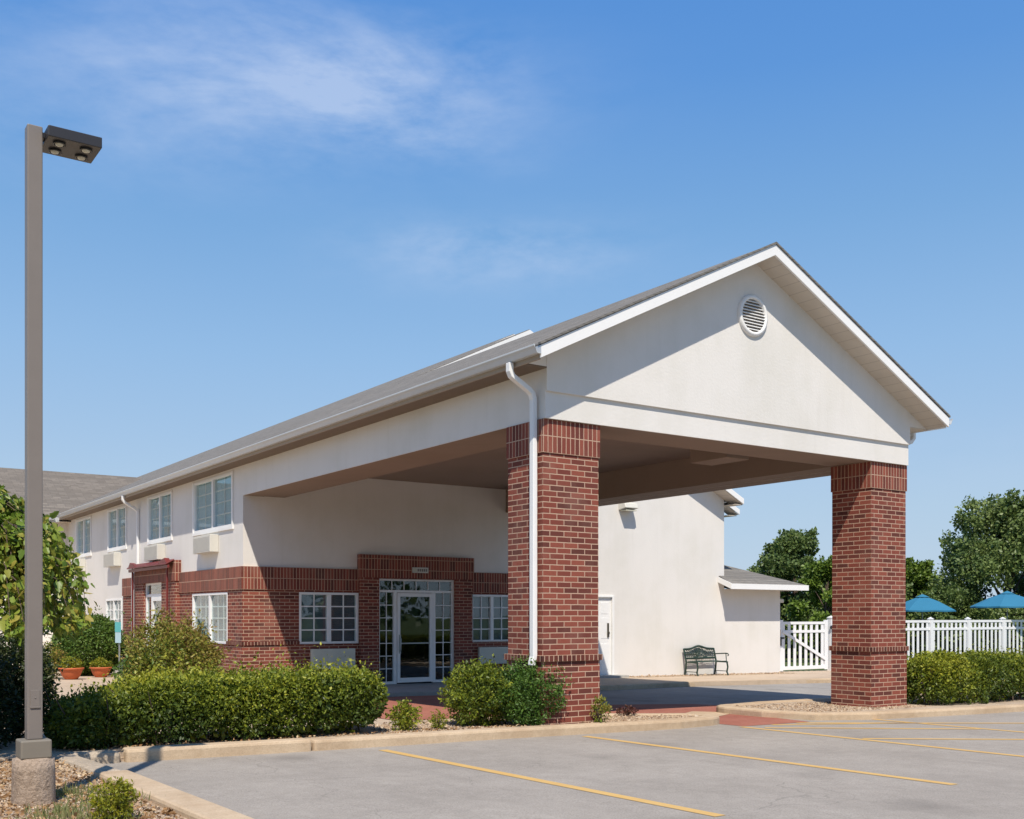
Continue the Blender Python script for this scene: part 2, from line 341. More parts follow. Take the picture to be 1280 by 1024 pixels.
M['yellow'] = t.fin(t.mix(t.math('ADD', t.math('MULTIPLY', t.math('MULTIPLY', wn, big), .8), .15), t.mix(t.noise(p, 3), c4(.58, .31, .05), c4(.66, .43, .13)), c4(.38, .33, .27)), .8)
M['bark'] = mat_plain('bark', (.10, .07, .05), .9, var=.4, scale=9, bump=.02)
M['pole'] = mat_plain('taupe_painted_steel', (.195, .168, .148), .45, var=.08, scale=5)
M['lamp'] = mat_plain('dark_bronze_housing', (.028, .026, .028), .4, var=.1)
M['lens'] = mat_plain('frosted_lens', (.55, .53, .42), .3)
M['conc'] = mat_ground('rough_cast_concrete', (.25, .18, .125), (.46, .36, .28), 9, (40, .55), .02, False, .6)
M['iron'] = mat_plain('dark_green_iron', (.018, .040, .028), .45, var=.3)
M['seatwood'] = mat_plain('dark_green_slats', (.022, .05, .035), .5, var=.3)
M['blue'] = mat_plain('blue_canvas', (.022, .16, .27), .8, var=.08, scale=2)
M['steel'] = mat_plain('galvanised_steel', (.38, .40, .40), .4, .6)
M['teal'] = mat_plain('teal_sign_face', (.10, .42, .42), .5)
M['pale'] = mat_plain('pale_blue_sign_face', (.42, .58, .62), .5)
M['terra'] = mat_plain('terracotta', (.50, .12, .04), .7, var=.2, scale=8)
M['redmetal'] = mat_plain('dark_red_painted_metal', (.15, .022, .02), .45, var=.15)
M['black'] = mat_plain('black_plastic', (.015, .015, .015), .4)
M['bronze'] = mat_plain('aged_bronze', (.08, .07, .05), .4, .5)
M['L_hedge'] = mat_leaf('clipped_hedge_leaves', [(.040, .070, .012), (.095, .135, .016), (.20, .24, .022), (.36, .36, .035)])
M['L_bright'] = mat_leaf('bright_green_leaves', [(.032, .075, .014), (.070, .145, .022), (.15, .24, .04)])
M['L_nandina'] = mat_leaf('olive_and_rust_leaves', [(.09, .16, .02), (.19, .21, .03), (.32, .27, .06), (.34, .18, .07)])
M['L_mound'] = mat_leaf('deep_green_leaves', [(.05, .11, .018), (.10, .18, .03), (.17, .23, .045)])
M['L_yellow'] = mat_leaf('yellow_green_leaves', [(.10, .14, .02), (.22, .24, .02), (.34, .30, .02)])
M['L_vine'] = mat_leaf('broad_vine_leaves', [(.03, .07, .012), (.08, .14, .015), (.16, .24, .03), (.26, .33, .05), (.36, .30, .06)], .3, .4)
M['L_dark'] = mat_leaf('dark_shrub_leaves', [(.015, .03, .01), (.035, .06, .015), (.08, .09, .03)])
M['L_tree1'] = mat_leaf('oak_tree_leaves', [(.075, .12, .035), (.135, .19, .05), (.22, .275, .085)])
M['L_tree2'] = mat_leaf('light_tree_leaves', [(.07, .12, .018), (.13, .20, .025), (.20, .28, .04)])
M['L_red'] = mat_leaf('purple_barberry_leaves', [(.05, .012, .015), (.10, .03, .025), (.12, .06, .03)])
M['L_dry'] = mat_leaf('dry_fallen_leaves', [(.16, .08, .03), (.35, .20, .09), (.55, .42, .26)], .1, .8)
M['L_grass'] = mat_leaf('grass_blades', [(.10, .13, .04), (.18, .20, .07), (.30, .26, .12)], .2)
M['stone'] = mat_leaf('pale_gravel_stones', [(.13, .08, .05), (.29, .19, .12), (.43, .31, .20), (.54, .44, .33)], 0, .85)

# ------------------------------------------------------------------ ground
B_ = lambda: MB()
def gsheet(name, poly, off, mat): 
    o = MB().sheet(poly, off).build(name, mat); struct(o); return o
R = 1500
g = MB(); xs = [-R, -12, 50, R]; ys = [-R, -12, 50, R]
vs = [(x, y, gz(x, y, -.22)) for y in ys for x in xs]
g.add(vs, [(j*4+i, j*4+i+1, (j+1)*4+i+1, (j+1)*4+i) for j in range(3) for i in range(3)])
struct(g.build('ground', M['grass']))
lot = gsheet('parking_lot', [(-12, -12), (50, -12), (50, 12.1), (15, 12.5), (13.2, 13.0), (12.3, 12.6), (2.5, 12.1), (-12, 12.1)], -.12, M['asphalt'])
gsheet('driveway', [(8.0, 13.3), (15, 13.3), (50, 14.2), (50, 20.6), (8.0, 20.6)], -.124, M['asphalt_dark'])
gsheet('crosswalk_path', [(12.30, 11.50), (13.85, 11.50), (14.1, 13.0), (15.6, 14.4), (15.2, 15.6), (13.5, 16.3), (13.0, 20.55), (8.2, 20.55), (8.2, 15.0), (11.2, 14.2), (12.2, 13.4)], -.116, M['red'])
# tan flare beside the ramp
gsheet('ramp_flare', [(12.42, 12.55), (14.25, 13.5), (13.75, 14.1), (12.75, 13.5)], -.111, M['kerb'])
def line(x0, y0, x1, y1, wd=.125):
    dx, dy = x1-x0, y1-y0; l = math.hypot(dx, dy); nx, ny = -dy/l*wd/2, dx/l*wd/2
    o = MB().sheet([(x0+nx, y0+ny), (x0-nx, y0-ny), (x1-nx, y1-ny), (x1+nx, y1+ny)], -.116).build('parking_line', M['yellow'], lot)
line(6.06, 11.5, 6.14, 5.98); line(9.22, 11.55, 9.32, 6.0); line(12.2, 11.45, 12.16, 4.6)
line(15.2, 11.3, 15.15, 5.2); line(12.4, 11.15, 15.1, 9.3); line(12.9, 11.45, 15.2, 10.5); line(12.3, 9.3, 15.1, 7.4); line(13.5, 11.5, 20, 7.5)
# raised building apron, sidewalks
slab = lambda name, poly, z0, z1, mat, bev=0: struct(MB().slab(poly, z0, z1).build(name, mat, bevel=bev))
slab('sidewalk', [(-14, 13.9), (7.9, 13.9), (7.9, 20.7), (8.98, 20.7), (8.98, 44), (-14, 44)], -.2, -.07, M['walk'])
slab('entrance_pad', [(8.99, 20.7), (15.9, 20.7), (15.9, 24.1), (8.99, 24.1)], -.2, -.04, M['pad'])
slab('building_apron', [(16.05, 20.2), (20.0, 20.75), (26.0, 20.2), (34, 20.0), (34, 24.9), (27.6, 24.9), (27.6, 24.05), (16.05, 24.05)], -.2, -.002, M['walk'])
def kerb(name, path, wd, z0, z1, mat, bev=.035):
    m = MB(); n = len(path); P = [np.array(p, float) for p in path]; Ls = []; Rs = []
    for i in range(n):
        t_ = P[min(i+1, n-1)]-P[max(i-1, 0)]; t_ /= np.linalg.norm(t_); nn = np.array([-t_[1], t_[0]])
        Ls.append(P[i]+nn*wd/2); Rs.append(P[i]-nn*wd/2)
    vs = []
    for l, r in zip(Ls, Rs):
        vs += [(l[0], l[1], gz(*l, z0)), (r[0], r[1], gz(*r, z0)), (r[0], r[1], gz(*r, z1)), (l[0], l[1], gz(*l, z1))]
    fs = [(0, 1, 2, 3), tuple(4*(n-1)+k for k in (3, 2, 1, 0))]
    for i in range(n-1):
        a = 4*i; b = a+4
        for k in range(4): fs.append((a+k, b+k, b+(k+1) % 4, a+(k+1) % 4))
    m.add(vs, fs); o = m.build(name, mat, bevel=bev); struct(o); return o
def arc(cx, cy, r, a0, a1, n=8): return [(cx+r*cos(rad(a0+(a1-a0)*i/n)), cy+r*sin(rad(a0+(a1-a0)*i/n))) for i in range(n+1)]
kerb('kerb', [(2.55, 12.05), (3.1, 12.02)], .26, -.2, .005, M['kerb_old'], .05)
kerb('kerb', [(3.15, 12.02), (5.3, 11.98)], .28, -.2, .02, M['kerb'])
kerb('kerb', [(5.32, 11.98), (8.2, 11.98), (11.2, 11.86), (12.0, 12.0)] + arc(12.0, 12.35, .32, -70, 90, 7) + [(11.6, 12.85), (10.9, 13.3), (9.0, 13.5), (8.1, 13.6)], .28, -.2, .01, M['kerb'])
slab('planting_bed', [(-14, 12.0), (11.3, 12.0), (12.1, 12.2), (12.15, 12.5), (11.4, 12.85), (10.7, 13.3), (9.0, 13.5), (8, 13.9), (-14, 13.9)], -.2, -.012, M['bed'])
kerb('kerb', [(21, 14.35), (15.6, 14.1)] + arc(14.6, 13.35, .55, 80, 190, 6) + [(14.05, 12.6), (14.3, 11.75), (15.2, 11.4), (17, 11.25), (20, 11.1), (30, 11.0)], .30, -.2, .0, M['kerb'])
slab('planting_bed', [(15.0, 13.9), (14.2, 13.4), (14.15, 12.4), (14.4, 11.8), (15.2, 11.5), (17, 11.35), (30, 11.1), (30, 14.3), (21, 14.25)], -.2, -.02, M['bed'])
kerb('kerb', [(16.2, 20.3), (18.2, 20.55), (20.0, 20.85), (22.5, 20.7), (26.0, 20.25), (34, 20.05)], .22, -.2, .004, M['kerb'])
slab('ground_strip', [(20.5, 23.35), (27.5, 23.35), (27.5, 23.99), (20.5, 23.99)], -.1, .004, M['bed'])
# planter kerb beside the lamp post
kerb('kerb', [(2.62, 7.0), (2.60, 8.6), (2.58, 10.2)], .30, -.2, .02, M['kerb'], .03)
kerb('kerb', [(2.58, 10.23), (2.56, 10.9), (2.50, 11.85)], .26, -.2, .01, M['kerb_old'], .05)
slab('planting_bed', [(-8, 2), (2.47, 2), (2.47, 12.0), (-8, 12.0)], -.2, -.04, M['bed'])

# ------------------------------------------------------------------ hotel building
bld = thing('hotel_building', (13.2, 24, -.15), 'cream stucco and red brick two storey hotel with gabled drive-through entrance canopy', 'building')
def P(mb, name, mat, parent=bld, bevel=0, label=None): return mb.build(name, M[mat] if isinstance(mat, str) else mat, parent, bevel=bevel, label=label)

def wall_holes(mb, axis, plane, thick, a0, a1, z0, z1, holes):
    """wall in plane axis=const; holes (a0,a1,z0,z1); thick extends to +axis"""
    cuts = sorted(set([a0, a1]+[h for q in holes for h in q[:2] if a0 < h < a1]))
    for i in range(len(cuts)-1):
        u0, u1 = cuts[i], cuts[i+1]; mid = (u0+u1)/2
        zc = sorted([(q[2], q[3]) for q in holes if q[0] < mid < q[1]]); z = z0
        segs = []
        for h0, h1 in zc:
            if h0 > z: segs.append((z, min(h0, z1)))
            z = max(z, h1)
        if z < z1: segs.append((z, z1))
        for s0, s1 in segs:
            if s1 <= s0: continue
            if axis == 'Y': mb.box(u0, u1, plane, plane+thick, s0, s1)
            else: mb.box(plane, plane+thick, u0, u1, s0, s1)
# holes
E_H = [(10.38, 11.95, .88, 2.13), (15.27, 16.60, .86, 2.13), (12.48, 14.72, -.2, 2.50), (19.20, 20.24, -.3, 2.16)]
S_H = [(24.68, 27.49, 3.70, 5.0), (29.39, 31.58, 3.70, 5.0), (33.98, 36.09, 3.70, 5.0), (38.43, 40.55, 3.70, 5.0),
       (24.95, 27.56, .88, 2.13), (29.82, 31.58, -.3, 2.50), (34.5, 36.4, .8, 2.1)]
ZT = 5.10
m = MB()
wall_holes(m, 'Y', 24.0, .2, 9.2, 17.2, 2.70, ZT+.1, E_H)                      # stucco above brick
wall_holes(m, 'Y', 24.0, .2, 17.2, 24.8, -.5, ZT+.0, E_H)
m.prism([(17.2, 24, ZT), (24.8, 24, ZT), (24.8, 24, ZT+.22), (16.9, 24, 9.12), (9.2, 24, ZT+.2), (9.2, 24, ZT+.1), (17.2, 24, ZT+.1)], (0, .2, 0))
wall_holes(m, 'X', 9.0, .2, 24.0, 34.26, 2.70, ZT+.1, S_H)
wall_holes(m, 'X', 9.0, .2, 34.26, 42.0, -.5, ZT+.1, S_H)
m.box(24.6, 24.8, 24.2, 27.0, -.5, ZT+.2)
m.box(9.2, 27.2, 65.5, 65.7, -.5, ZT); m.box(27.0, 27.2, 26.5, 65, -.5, ZT+.1); m.box(24.8, 27.2, 26.5, 26.7, -.5, 5.2)
P(m, 'stucco_wall', 'stucco')
# cross wing
m = MB(); m.box(-12, 9.0, 42.0, 42.2, -.5, ZT+.1); m.box(-12, -11.8, 42.2, 49.7, -.5, ZT); P(m, 'stucco_wall', 'stucco')
# brick, 3 cm proud of the stucco
m = MB()
PR = 24.0-.03
for (a, b) in ((9.0, 11.97), (15.25, 17.2)):
    wall_holes(m, 'Y', PR, .23, a if a > 9.0 else 8.97, b, .955, 2.18, E_H)
    m_low = (a if a > 9 else 8.955, b)
    wall_holes(m, 'Y', PR-.015, .245, m_low[0], b, -.5, .875, E_H)
wall_holes(m, 'X', 8.97, .23, 24.2, 28.6, .955, 2.18, S_H); wall_holes(m, 'X', 8.955, .245, 24.2, 28.6, -.5, .875, S_H)
wall_holes(m, 'X', 8.97, .23, 32.4, 34.26, -.5, 2.18, S_H)
# portal round the front door and round the side door
wall_holes(m, 'Y', 23.86, .30, 11.97, 15.25, -.4, 2.52, E_H)
wall_holes(m, 'X', 8.84, .32, 28.6, 32.4, -.4, 2.50, S_H)
P(m, 'brick_wall', 'brick')
m = MB()
for (a, b) in ((8.94, 11.97), (15.25, 17.2)): wall_holes(m, 'Y', PR-.03, .26, a, b, 2.18, 2.72, [])
wall_holes(m, 'X', 8.94, .26, 24.2, 28.6, 2.18, 2.72, [(24.95, 27.56, 2.18, 2.18)]); wall_holes(m, 'X', 8.94, .26, 32.4, 34.26, 2.18, 2.72, [])
m.box(11.94, 15.28, 23.83, 24.16, 2.52, 3.09); m.box(8.81, 9.14, 28.57, 32.43, 2.50, 3.06)
P(m, 'soldier_course', 'soldier')
m = MB()
for (a, b) in ((8.93, 11.97), (15.25, 17.2)):
    m = MB(); wall_holes(m, 'Y', PR-.045, .27, a, b, .875, .879, []); wall_holes(m, 'Y', PR-.045, .27, a, b, .879, .955, E_H); P(m, 'brick_ledge', 'rowlock')
m = MB(); wall_holes(m, 'X', 8.93, .27, 24.2, 28.6, .875, .955, S_H); P(m, 'brick_ledge', 'rowlock')

# windows ------------------------------------------------------------
def window(axis, plane, a0, a1, z0, z1, back, parent=bld, pleats=True, sashes=2, cols=2, rows=4, proud=.02, name='window', fw=.055, mid=.10):
    """frame ring + muntins + glass + curtain/blind behind; wall faces -axis"""
    def bx(mb, u0, u1, d0, d1, w0, w1):
        if axis == 'Y': mb.box(u0, u1, plane+d0, plane+d1, w0, w1)
        else: mb.box(plane+d0, plane+d1, u0, u1, w0, w1)
    mo = .035 if pleats else 0
    fr = MB(); bx(fr, a0, a1, -proud, .10, z1-fw, z1); bx(fr, a0, a1, -proud, .10, z0, z0+fw)
    bx(fr, a0, a0+fw, -proud, .10, z0+fw, z1-fw); bx(fr, a1-fw, a1, -proud, .10, z0+fw, z1-fw)
    n = sashes; inner = (a1-a0-2*fw-(n-1)*mid)/n
    mt = MB(); gl = MB()
    for s in range(n):
        s0 = a0+fw+s*(inner+mid); s1 = s0+inner
        if s: bx(fr, s0-mid, s0, -proud+.004, .10, z0+fw, z1-fw)
        for c in range(1, cols):
            u = s0+inner*c/cols; bx(mt, u-.013, u+.013, .012+mo, .030+mo, z0+fw, z1-fw)
        for r in range(1, rows):
            z = z0+fw+(z1-z0-2*fw)*r/rows; bx(mt, s0, s1, .016+mo, .027+mo, z-.015, z+.015)
        bx(gl, s0, s1, .040, .046, z0+fw, z1-fw)
    wf = P(fr, name, 'frame', parent, .004)
    P(mt, 'muntin', 'frame', wf); P(gl, 'pane', 'glass', wf)
    cu = MB(); k = 60; vs = []; rng = random.Random(a0*7+z0)
    ph = rng.random()*6
    for i in range(k+1):
        u = a0+fw*.5+(a1-a0-fw)*i/k
        dpt = (.078 if pleats else .10)+(.014*sin(u*42+ph)+.008*sin(u*17+ph) if pleats else 0)
        for z in (z0, z1): vs.append((u, plane+dpt, z) if axis == 'Y' else (plane+dpt, u, z))
    cu.add(vs, [(2*i, 2*i+2, 2*i+3, 2*i+1) for i in range(k)], True)
    P(cu, 'curtain' if pleats else 'blind', back, wf)
    return wf
for q in S_H[:4]:
    wf_ = window('X', 9.0, *q, 'curtain'); m = MB()
    m.prism([(8.965, q[0]-.07, q[3]), (8.965, q[0]-.07, q[2]-.07), (8.965, q[1]+.07, q[2]-.07), (8.965, q[1]+.07, q[3]), (8.965, q[1], q[3]), (8.965, q[1], q[2]), (8.965, q[0], q[2]), (8.965, q[0], q[3])], (.034, 0, 0))
    P(m, 'window_trim', 'trim', wf_)
wsd = window('X', 8.985, *S_H[4], 'curtain_white', cols=3)
window('X', 9.0, *S_H[6], 'blind', pleats=False)
window('Y', PR, *E_H[0], 'blind', pleats=False); window('Y', PR, *E_H[1], 'blind', pleats=False)
# raised stucco surrounds of the upper windows
# through-wall air conditioner covers
def ac(axis, plane, a0, a1, z0, z1, d, mat):
    m = MB()
    if axis == 'Y': m.box(a0, a1, plane-d, plane-.001, z0, z1)
    else: m.box(plane-d, plane-.001, a0, a1, z0, z1)
    o = P(m, 'air_conditioner_cover', mat, bevel=.012)
    s = MB(); n = 13
    for i in range(n):
        z = z0+.05+(z1-z0-.1)*i/(n-1)
        if axis == 'Y': s.box(a0+.05, a1-.05, plane-d-.006, plane-d+.004, z-.006, z+.006)
        else: s.box(plane-d-.006, plane-d+.004, a0+.05, a1-.05, z-.006, z+.006)
    P(s, 'louvre', mat, o); return o
ac('Y', PR-.015, 10.66, 11.82, .27, .76, .10, 'ac_grey'); ac('Y', PR-.015, 15.47, 16.62, .27, .72, .10, 'ac_grey')
for y0, y1 in ((25.65, 26.95), (30.0, 31.3), (34.6, 35.9), (39.2, 40.5)): ac('X', 9.0, y0, y1, 3.13, 3.56, .22, 'ac')

# front door -----------------------------------------------------------
YD = 23.96
def bY(mb, a, b, z0, z1, d0=-.02, d1=.06): mb.box(a, b, YD+d0, YD+d1, z0, z1)
dz = -.17
m = MB(); bY(m, 12.48, 14.72, 2.45, 2.50); bY(m, 12.48, 14.72, 2.155, 2.215); bY(m, 12.48, 12.54, dz, 2.155); bY(m, 14.65, 14.72, dz, 2.155)
bY(m, 12.48, 12.54, 2.215, 2.45); bY(m, 14.65, 14.72, 2.215, 2.45)
bY(m, 12.93, 13.02, dz, 2.155); bY(m, 14.08, 14.16, dz, 2.155); bY(m, 12.54, 12.93, dz, dz+.07); bY(m, 14.16, 14.65, dz, dz+.07)
ent = P(m, 'entrance_frame', 'frame', bevel=.004)
m = MB()
for a, b in ((12.54, 12.93), (14.16, 14.65)):
    bY(m, (a+b)/2-.009, (a+b)/2+.009, dz+.07, 2.155, .0, .02)
    for i in range(1, 7): z = dz+.07+(2.155-dz-.07)*i/7; bY(m, a, b, z-.010, z+.010, .003, .017)
for i in range(1, 6): u = 12.54+(14.65-12.54)*i/6; bY(m, u-.008, u+.008, 2.215, 2.45, .0, .02)
P(m, 'muntin', 'frame', ent)
m = MB(); bY(m, 12.54, 12.93, dz+.07, 2.155, .024, .030); bY(m, 14.16, 14.65, dz+.07, 2.155, .024, .030); bY(m, 12.54, 14.65, 2.215, 2.45, .024, .030)
P(m, 'pane', 'glass', ent)
m = MB(); a, b = 13.03, 14.07
bY(m, a, a+.085, dz+.03, 2.145, -.035, .03); bY(m, b-.085, b, dz+.03, 2.145, -.035, .03); bY(m, a+.085, b-.085, 2.05, 2.145, -.035, .03); bY(m, a+.085, b-.085, dz+.03, dz+.15, -.035, .03)
door = P(m, 'glass_door', 'frame', bevel=.004)
m = MB(); bY(m, a+.085, b-.085, dz+.15, 2.05, .0, .008); P(m, 'pane', 'glass', door)
m = MB(); m.tube([(13.10, YD-.04, .66), (13.10, YD-.09, .69), (13.10, YD-.09, .98), (13.10, YD-.04, 1.01)], .014); m.box(13.075, 13.125, YD-.045, YD-.036, .60, 1.08)
m.box(13.13, 13.98, YD-.02, YD-.004, .845, .875)
P(m, 'handle', 'steel', door)
# dark lobby behind the doors
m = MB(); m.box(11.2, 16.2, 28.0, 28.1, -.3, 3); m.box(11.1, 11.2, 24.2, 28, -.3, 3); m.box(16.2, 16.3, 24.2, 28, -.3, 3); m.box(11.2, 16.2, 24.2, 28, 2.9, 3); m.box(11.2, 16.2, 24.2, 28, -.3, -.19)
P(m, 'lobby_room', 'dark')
# side door
m = MB(); X0 = 8.93
def bX(mb, a, b, z0, z1, d0=-.02, d1=.06): mb.box(X0+d0, X0+d1, a, b, z0, z1)
bX(m, 29.82, 31.58, 2.44, 2.50); bX(m, 29.82, 31.58, 2.10, 2.18); bX(m, 29.82, 29.90, -.3, 2.10); bX(m, 31.50, 31.58, -.3, 2.10); bX(m, 29.82, 29.9, 2.18, 2.44); bX(m, 31.5, 31.58, 2.18, 2.44); bX(m, 30.95, 31.03, -.3, 2.10)
bX(m, 29.90, 30.02, -.2, 2.10, -.03, .03); bX(m, 30.84, 30.95, -.2, 2.10, -.03, .03); bX(m, 30.02, 30.84, 1.98, 2.10, -.03, .03); bX(m, 30.02, 30.84, -.2, 0, -.03, .03)
sd = P(m, 'side_door', 'frame', bevel=.004)
m = MB(); bX(m, 29.9, 31.5, 2.18, 2.44, .02, .026); bX(m, 30.02, 30.84, 0, 1.98, .02, .026); bX(m, 31.03, 31.5, -.3, 2.10, .02, .026); P(m, 'pane', 'glass', sd)
m = MB(); bX(m, 31.0, 31.5, -.3, 2.1, .12, .13); P(m, 'curtain', 'curtain_white', sd)
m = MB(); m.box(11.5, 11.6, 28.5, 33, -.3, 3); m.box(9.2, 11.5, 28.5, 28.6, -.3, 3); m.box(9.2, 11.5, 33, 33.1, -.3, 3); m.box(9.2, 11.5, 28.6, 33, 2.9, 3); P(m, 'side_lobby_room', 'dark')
# red metal hood frame over the side door
m = MB(); m.box(8.70, 8.75, 28.9, 28.95, -.3, 2.96); m.box(8.70, 8.75, 32.25, 32.30, -.3, 2.96)
m.prism([(8.60, 28.6, 2.93), (8.60, 28.6, 2.97), (8.82, 28.6, 3.09), (8.82, 28.6, 3.05)], (0, 3.85, 0))
m.box(8.64, 8.70, 28.62, 32.42, 2.84, 2.93)
for ya, yb_ in ((28.75, 1), (32.3, -1)): m.prism([(8.62, ya, 2.96), (8.62, ya+.75*yb_, 2.96), (8.62, ya+.5*yb_, 3.05), (8.62, ya+.1*yb_, 3.12), (8.62, ya-.05*yb_, 3.0)], (.14, 0, 0))
P(m, 'door_hood', 'redmetal', bevel=.01, label='dark red metal hood frame over the side door')
# service door on the plain wall
m = MB(); Y = 24.0
m.box(19.20, 19.26, Y-.03, Y+.1, -.2, 2.16); m.box(20.17, 20.24, Y-.03, Y+.1, -.2, 2.16); m.box(19.26, 20.17, Y-.03, Y+.1, 2.10, 2.16)
sv = P(m, 'service_door', 'trim', bevel=.004)
m = MB(); m.box(19.265, 20.165, Y+.03, Y+.08, -.2, 2.095)
for a in (19.36, 19.78): 
    for z0, z1 in ((.0, .75), (.9, 1.5), (1.62, 1.95)): m.box(a, a+.28, Y+.024, Y+.03, z0, z1)
P(m, 'door_leaf', 'trim', sv, .01)
m = MB(); m.box(20.01, 20.07, Y+.0, Y+.028, .93, 1.35); m.box(20.0, 20.08, Y-.02, Y+.0, 1.02, 1.10); P(m, 'handle', 'bronze', sv, .006)
m = MB(); m.box(19.1, 20.4, 23.5, 24.0, -.3, -.16); P(m, 'door_step', 'pad')
m = MB(); m.prism([(20.42, 24, 4.92), (20.42, 23.72, 4.86), (20.42, 23.66, 4.72), (20.42, 24, 4.66)], (.5, 0, 0))
wl = P(m, 'wall_light', 'ac', bevel=.02); m = MB(); m.box(20.46, 20.88, 23.70, 23.95, 4.64, 4.665); P(m, 'lens', 'lens', wl)
m = MB(); m.box(13.40, 13.87, 23.80, 23.828, 2.66, 2.80); pl = m.build('address_plate', M['ac'], bevel=.008, org=(13.63, 23.81, 2.73)); tag(pl, 'small weathered sign plate on the brick above the entrance door', 'sign')
m = MB(); m.lathe((0, 0, 0), [(0, 0), (.055, 0), (.06, .004)], 20); m2 = MB(); m2.v = [(13.46+x, 23.796-z, 2.73+y) for x, y, z in m.v]; m2.f = m.f; m2.sm = m.sm
m2.build('round_emblem', M['lens'], pl)
m = MB(); 
for i in range(5): m.box(13.545+i*.06, 13.585+i*.06, 23.794, 23.7995, 2.695, 2.765); m.box(13.555+i*.06, 13.575+i*.06, 23.7915, 23.7935, 2.71, 2.75)
m.build('worn_digits', M['pole'], pl)

# canopy -----------------------------------------------------------------
XL, XR, YF = 9.0, 17.43, 12.23; ZB = 4.37
m = MB()
m.box(XL, XR, 12.17, 12.6, ZB, 4.75)                                 # lintel band of the front
m.box(XL, XR, 12.13, 12.6, 4.75, 5.12)
m.prism([(XL, 12.13, 5.12), (XR, 12.13, 5.12), (XR, 12.13, 5.345), (13.25, 12.13, 7.365), (XL, 12.13, 5.285)], (0, .3, 0))
m.box(XL, XL+.5, 12.6, 24.0, ZB, 5.12); m.box(XR-.5, XR, 12.6, 24.0, ZB, 5.12)
P(m, 'canopy_beam', 'stucco')
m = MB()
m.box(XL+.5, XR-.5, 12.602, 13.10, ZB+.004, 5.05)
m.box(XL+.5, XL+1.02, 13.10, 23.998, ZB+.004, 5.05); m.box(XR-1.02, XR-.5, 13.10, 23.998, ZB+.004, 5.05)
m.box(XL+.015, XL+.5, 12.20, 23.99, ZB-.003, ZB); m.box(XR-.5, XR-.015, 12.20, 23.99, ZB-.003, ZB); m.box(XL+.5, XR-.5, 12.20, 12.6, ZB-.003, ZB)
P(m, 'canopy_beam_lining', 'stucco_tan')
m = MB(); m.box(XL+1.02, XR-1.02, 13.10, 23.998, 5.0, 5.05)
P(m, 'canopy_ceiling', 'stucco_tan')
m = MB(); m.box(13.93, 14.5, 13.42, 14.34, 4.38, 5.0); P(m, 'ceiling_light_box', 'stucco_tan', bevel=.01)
# round gable vent
m = MB(); m.lathe((0, 0, 0), [(.27, 0), (.27, .045), (.30, .055), (.335, .038), (.34, 0)], 40)
vm = MB(); vc = (13.18, 12.13, 6.47); vm.v = [(vc[0]+x, vc[1]-z, vc[2]+y) for x, y, z in m.v]; vm.f = m.f; vm.sm = m.sm
vent = P(vm, 'gable_vent', 'trim')
m = MB()
for i in range(10):
    z = vc[2]-.225+i*.05; hw = math.sqrt(max(.0, .275**2-(z-vc[2])**2))
    m.prism([(vc[0]-hw, vc[1]-.012, z+.018), (vc[0]-hw, vc[1]-.004, z+.024), (vc[0]-hw, vc[1]-.036, z-.012), (vc[0]-hw, vc[1]-.042, z-.006)], (2*hw, 0, 0))
P(m, 'slat', 'trim', vent)
m = MB(); m.add([(vc[0]+.275*cos(2*pi*k/32), vc[1]-.003, vc[2]+.275*sin(2*pi*k/32)) for k in range(32)], [tuple(range(32))]); P(m, 'opening', 'pole', vent)

# roofs -------------------------------------------------------------------
def gable_roof(x0, x1, xr, y0, y1, ze, zr, th=.10, back=True):
    """top surface from eave ze to ridge zr"""
    m = MB(); k = (zr-ze)/(xr-x0)
    m.prism([(x0, y0, ze-th), (x0, y0, ze), (xr, y0, zr), (xr, y0, zr-th)], (0, y1-y0, 0))
    m.prism([(xr, y0, zr-th), (xr, y0, zr), (x1, y0, ze), (x1, y0, ze-th)], (0, y1-y0, 0))
    return m
YE = 11.73; XE0, XE1 = 8.58, 17.98
ze = 5.27; zr = 7.56; xr = 13.25
roof = P(gable_roof(XE0, XE1, xr, YE, 24.6, ze, zr, .06), 'canopy_roof', 'shingle')
# main roofs; all left slopes lie in one plane
sl = (zr-ze)/(xr-XE0)
zm = ze+sl*(16.85-XE0)
m = gable_roof(XE0, 25.15, 16.85, 23.52, 27.5, ze, zm, .06); main = P(m, 'roof', 'shingle')
z2 = ze+sl*(18.1-XE0)
m = gable_roof(XE0, 27.65, 18.1, 26.05, 66.0, ze, z2, .06); main2 = P(m, 'roof', 'shingle')
# separate them by a hair where coplanar
for o, d in ((main, .003), (main2, .006)): o.location.z += d
# cross wing roof
m = MB(); s2 = .5
YC0, YC1, ZC = 41.45, 45.75, 5.22
m.prism([(-12.5, YC0, ZC-.06), (-12.5, YC0, ZC), (-12.5, YC1, ZC+s2*(YC1-YC0)), (-12.5, YC1, ZC+s2*(YC1-YC0)-.06)], (25.2, 0, 0))
m.prism([(-12.5, YC1, ZC+s2*(YC1-YC0)-.06), (-12.5, YC1, ZC+s2*(YC1-YC0)), (-12.5, 50.0, ZC), (-12.5, 50.0, ZC-.06)], (25.2, 0, 0))
xw = P(m, 'roof', 'shingleX')
# rake boards and fascia
m = MB()
def rake(m, x0, x1, xr, y, ze, zr, h=.135, d=.04, o=.0):
    k_ = .024
    m.prism([(x0, y-d, ze-.062-h), (x0, y-d, ze-k_), (xr, y-d, zr-k_), (x1, y-d, ze-k_), (x1, y-d, ze-.062-h), (xr, y-d, zr-.062-h)], (0, d-.001, 0))
rake(m, XE0, XE1, xr, YE, ze, zr); P(m, 'rake_board', 'trim', roof)
m = MB(); rake(m, XE0+.02, 25.15, 16.85, 23.52, ze+.003, zm+.003); P(m, 'rake_board', 'trim', main)
m = MB(); rake(m, XE0+3, 27.65, 18.1, 26.05, ze+.006, z2+.006)
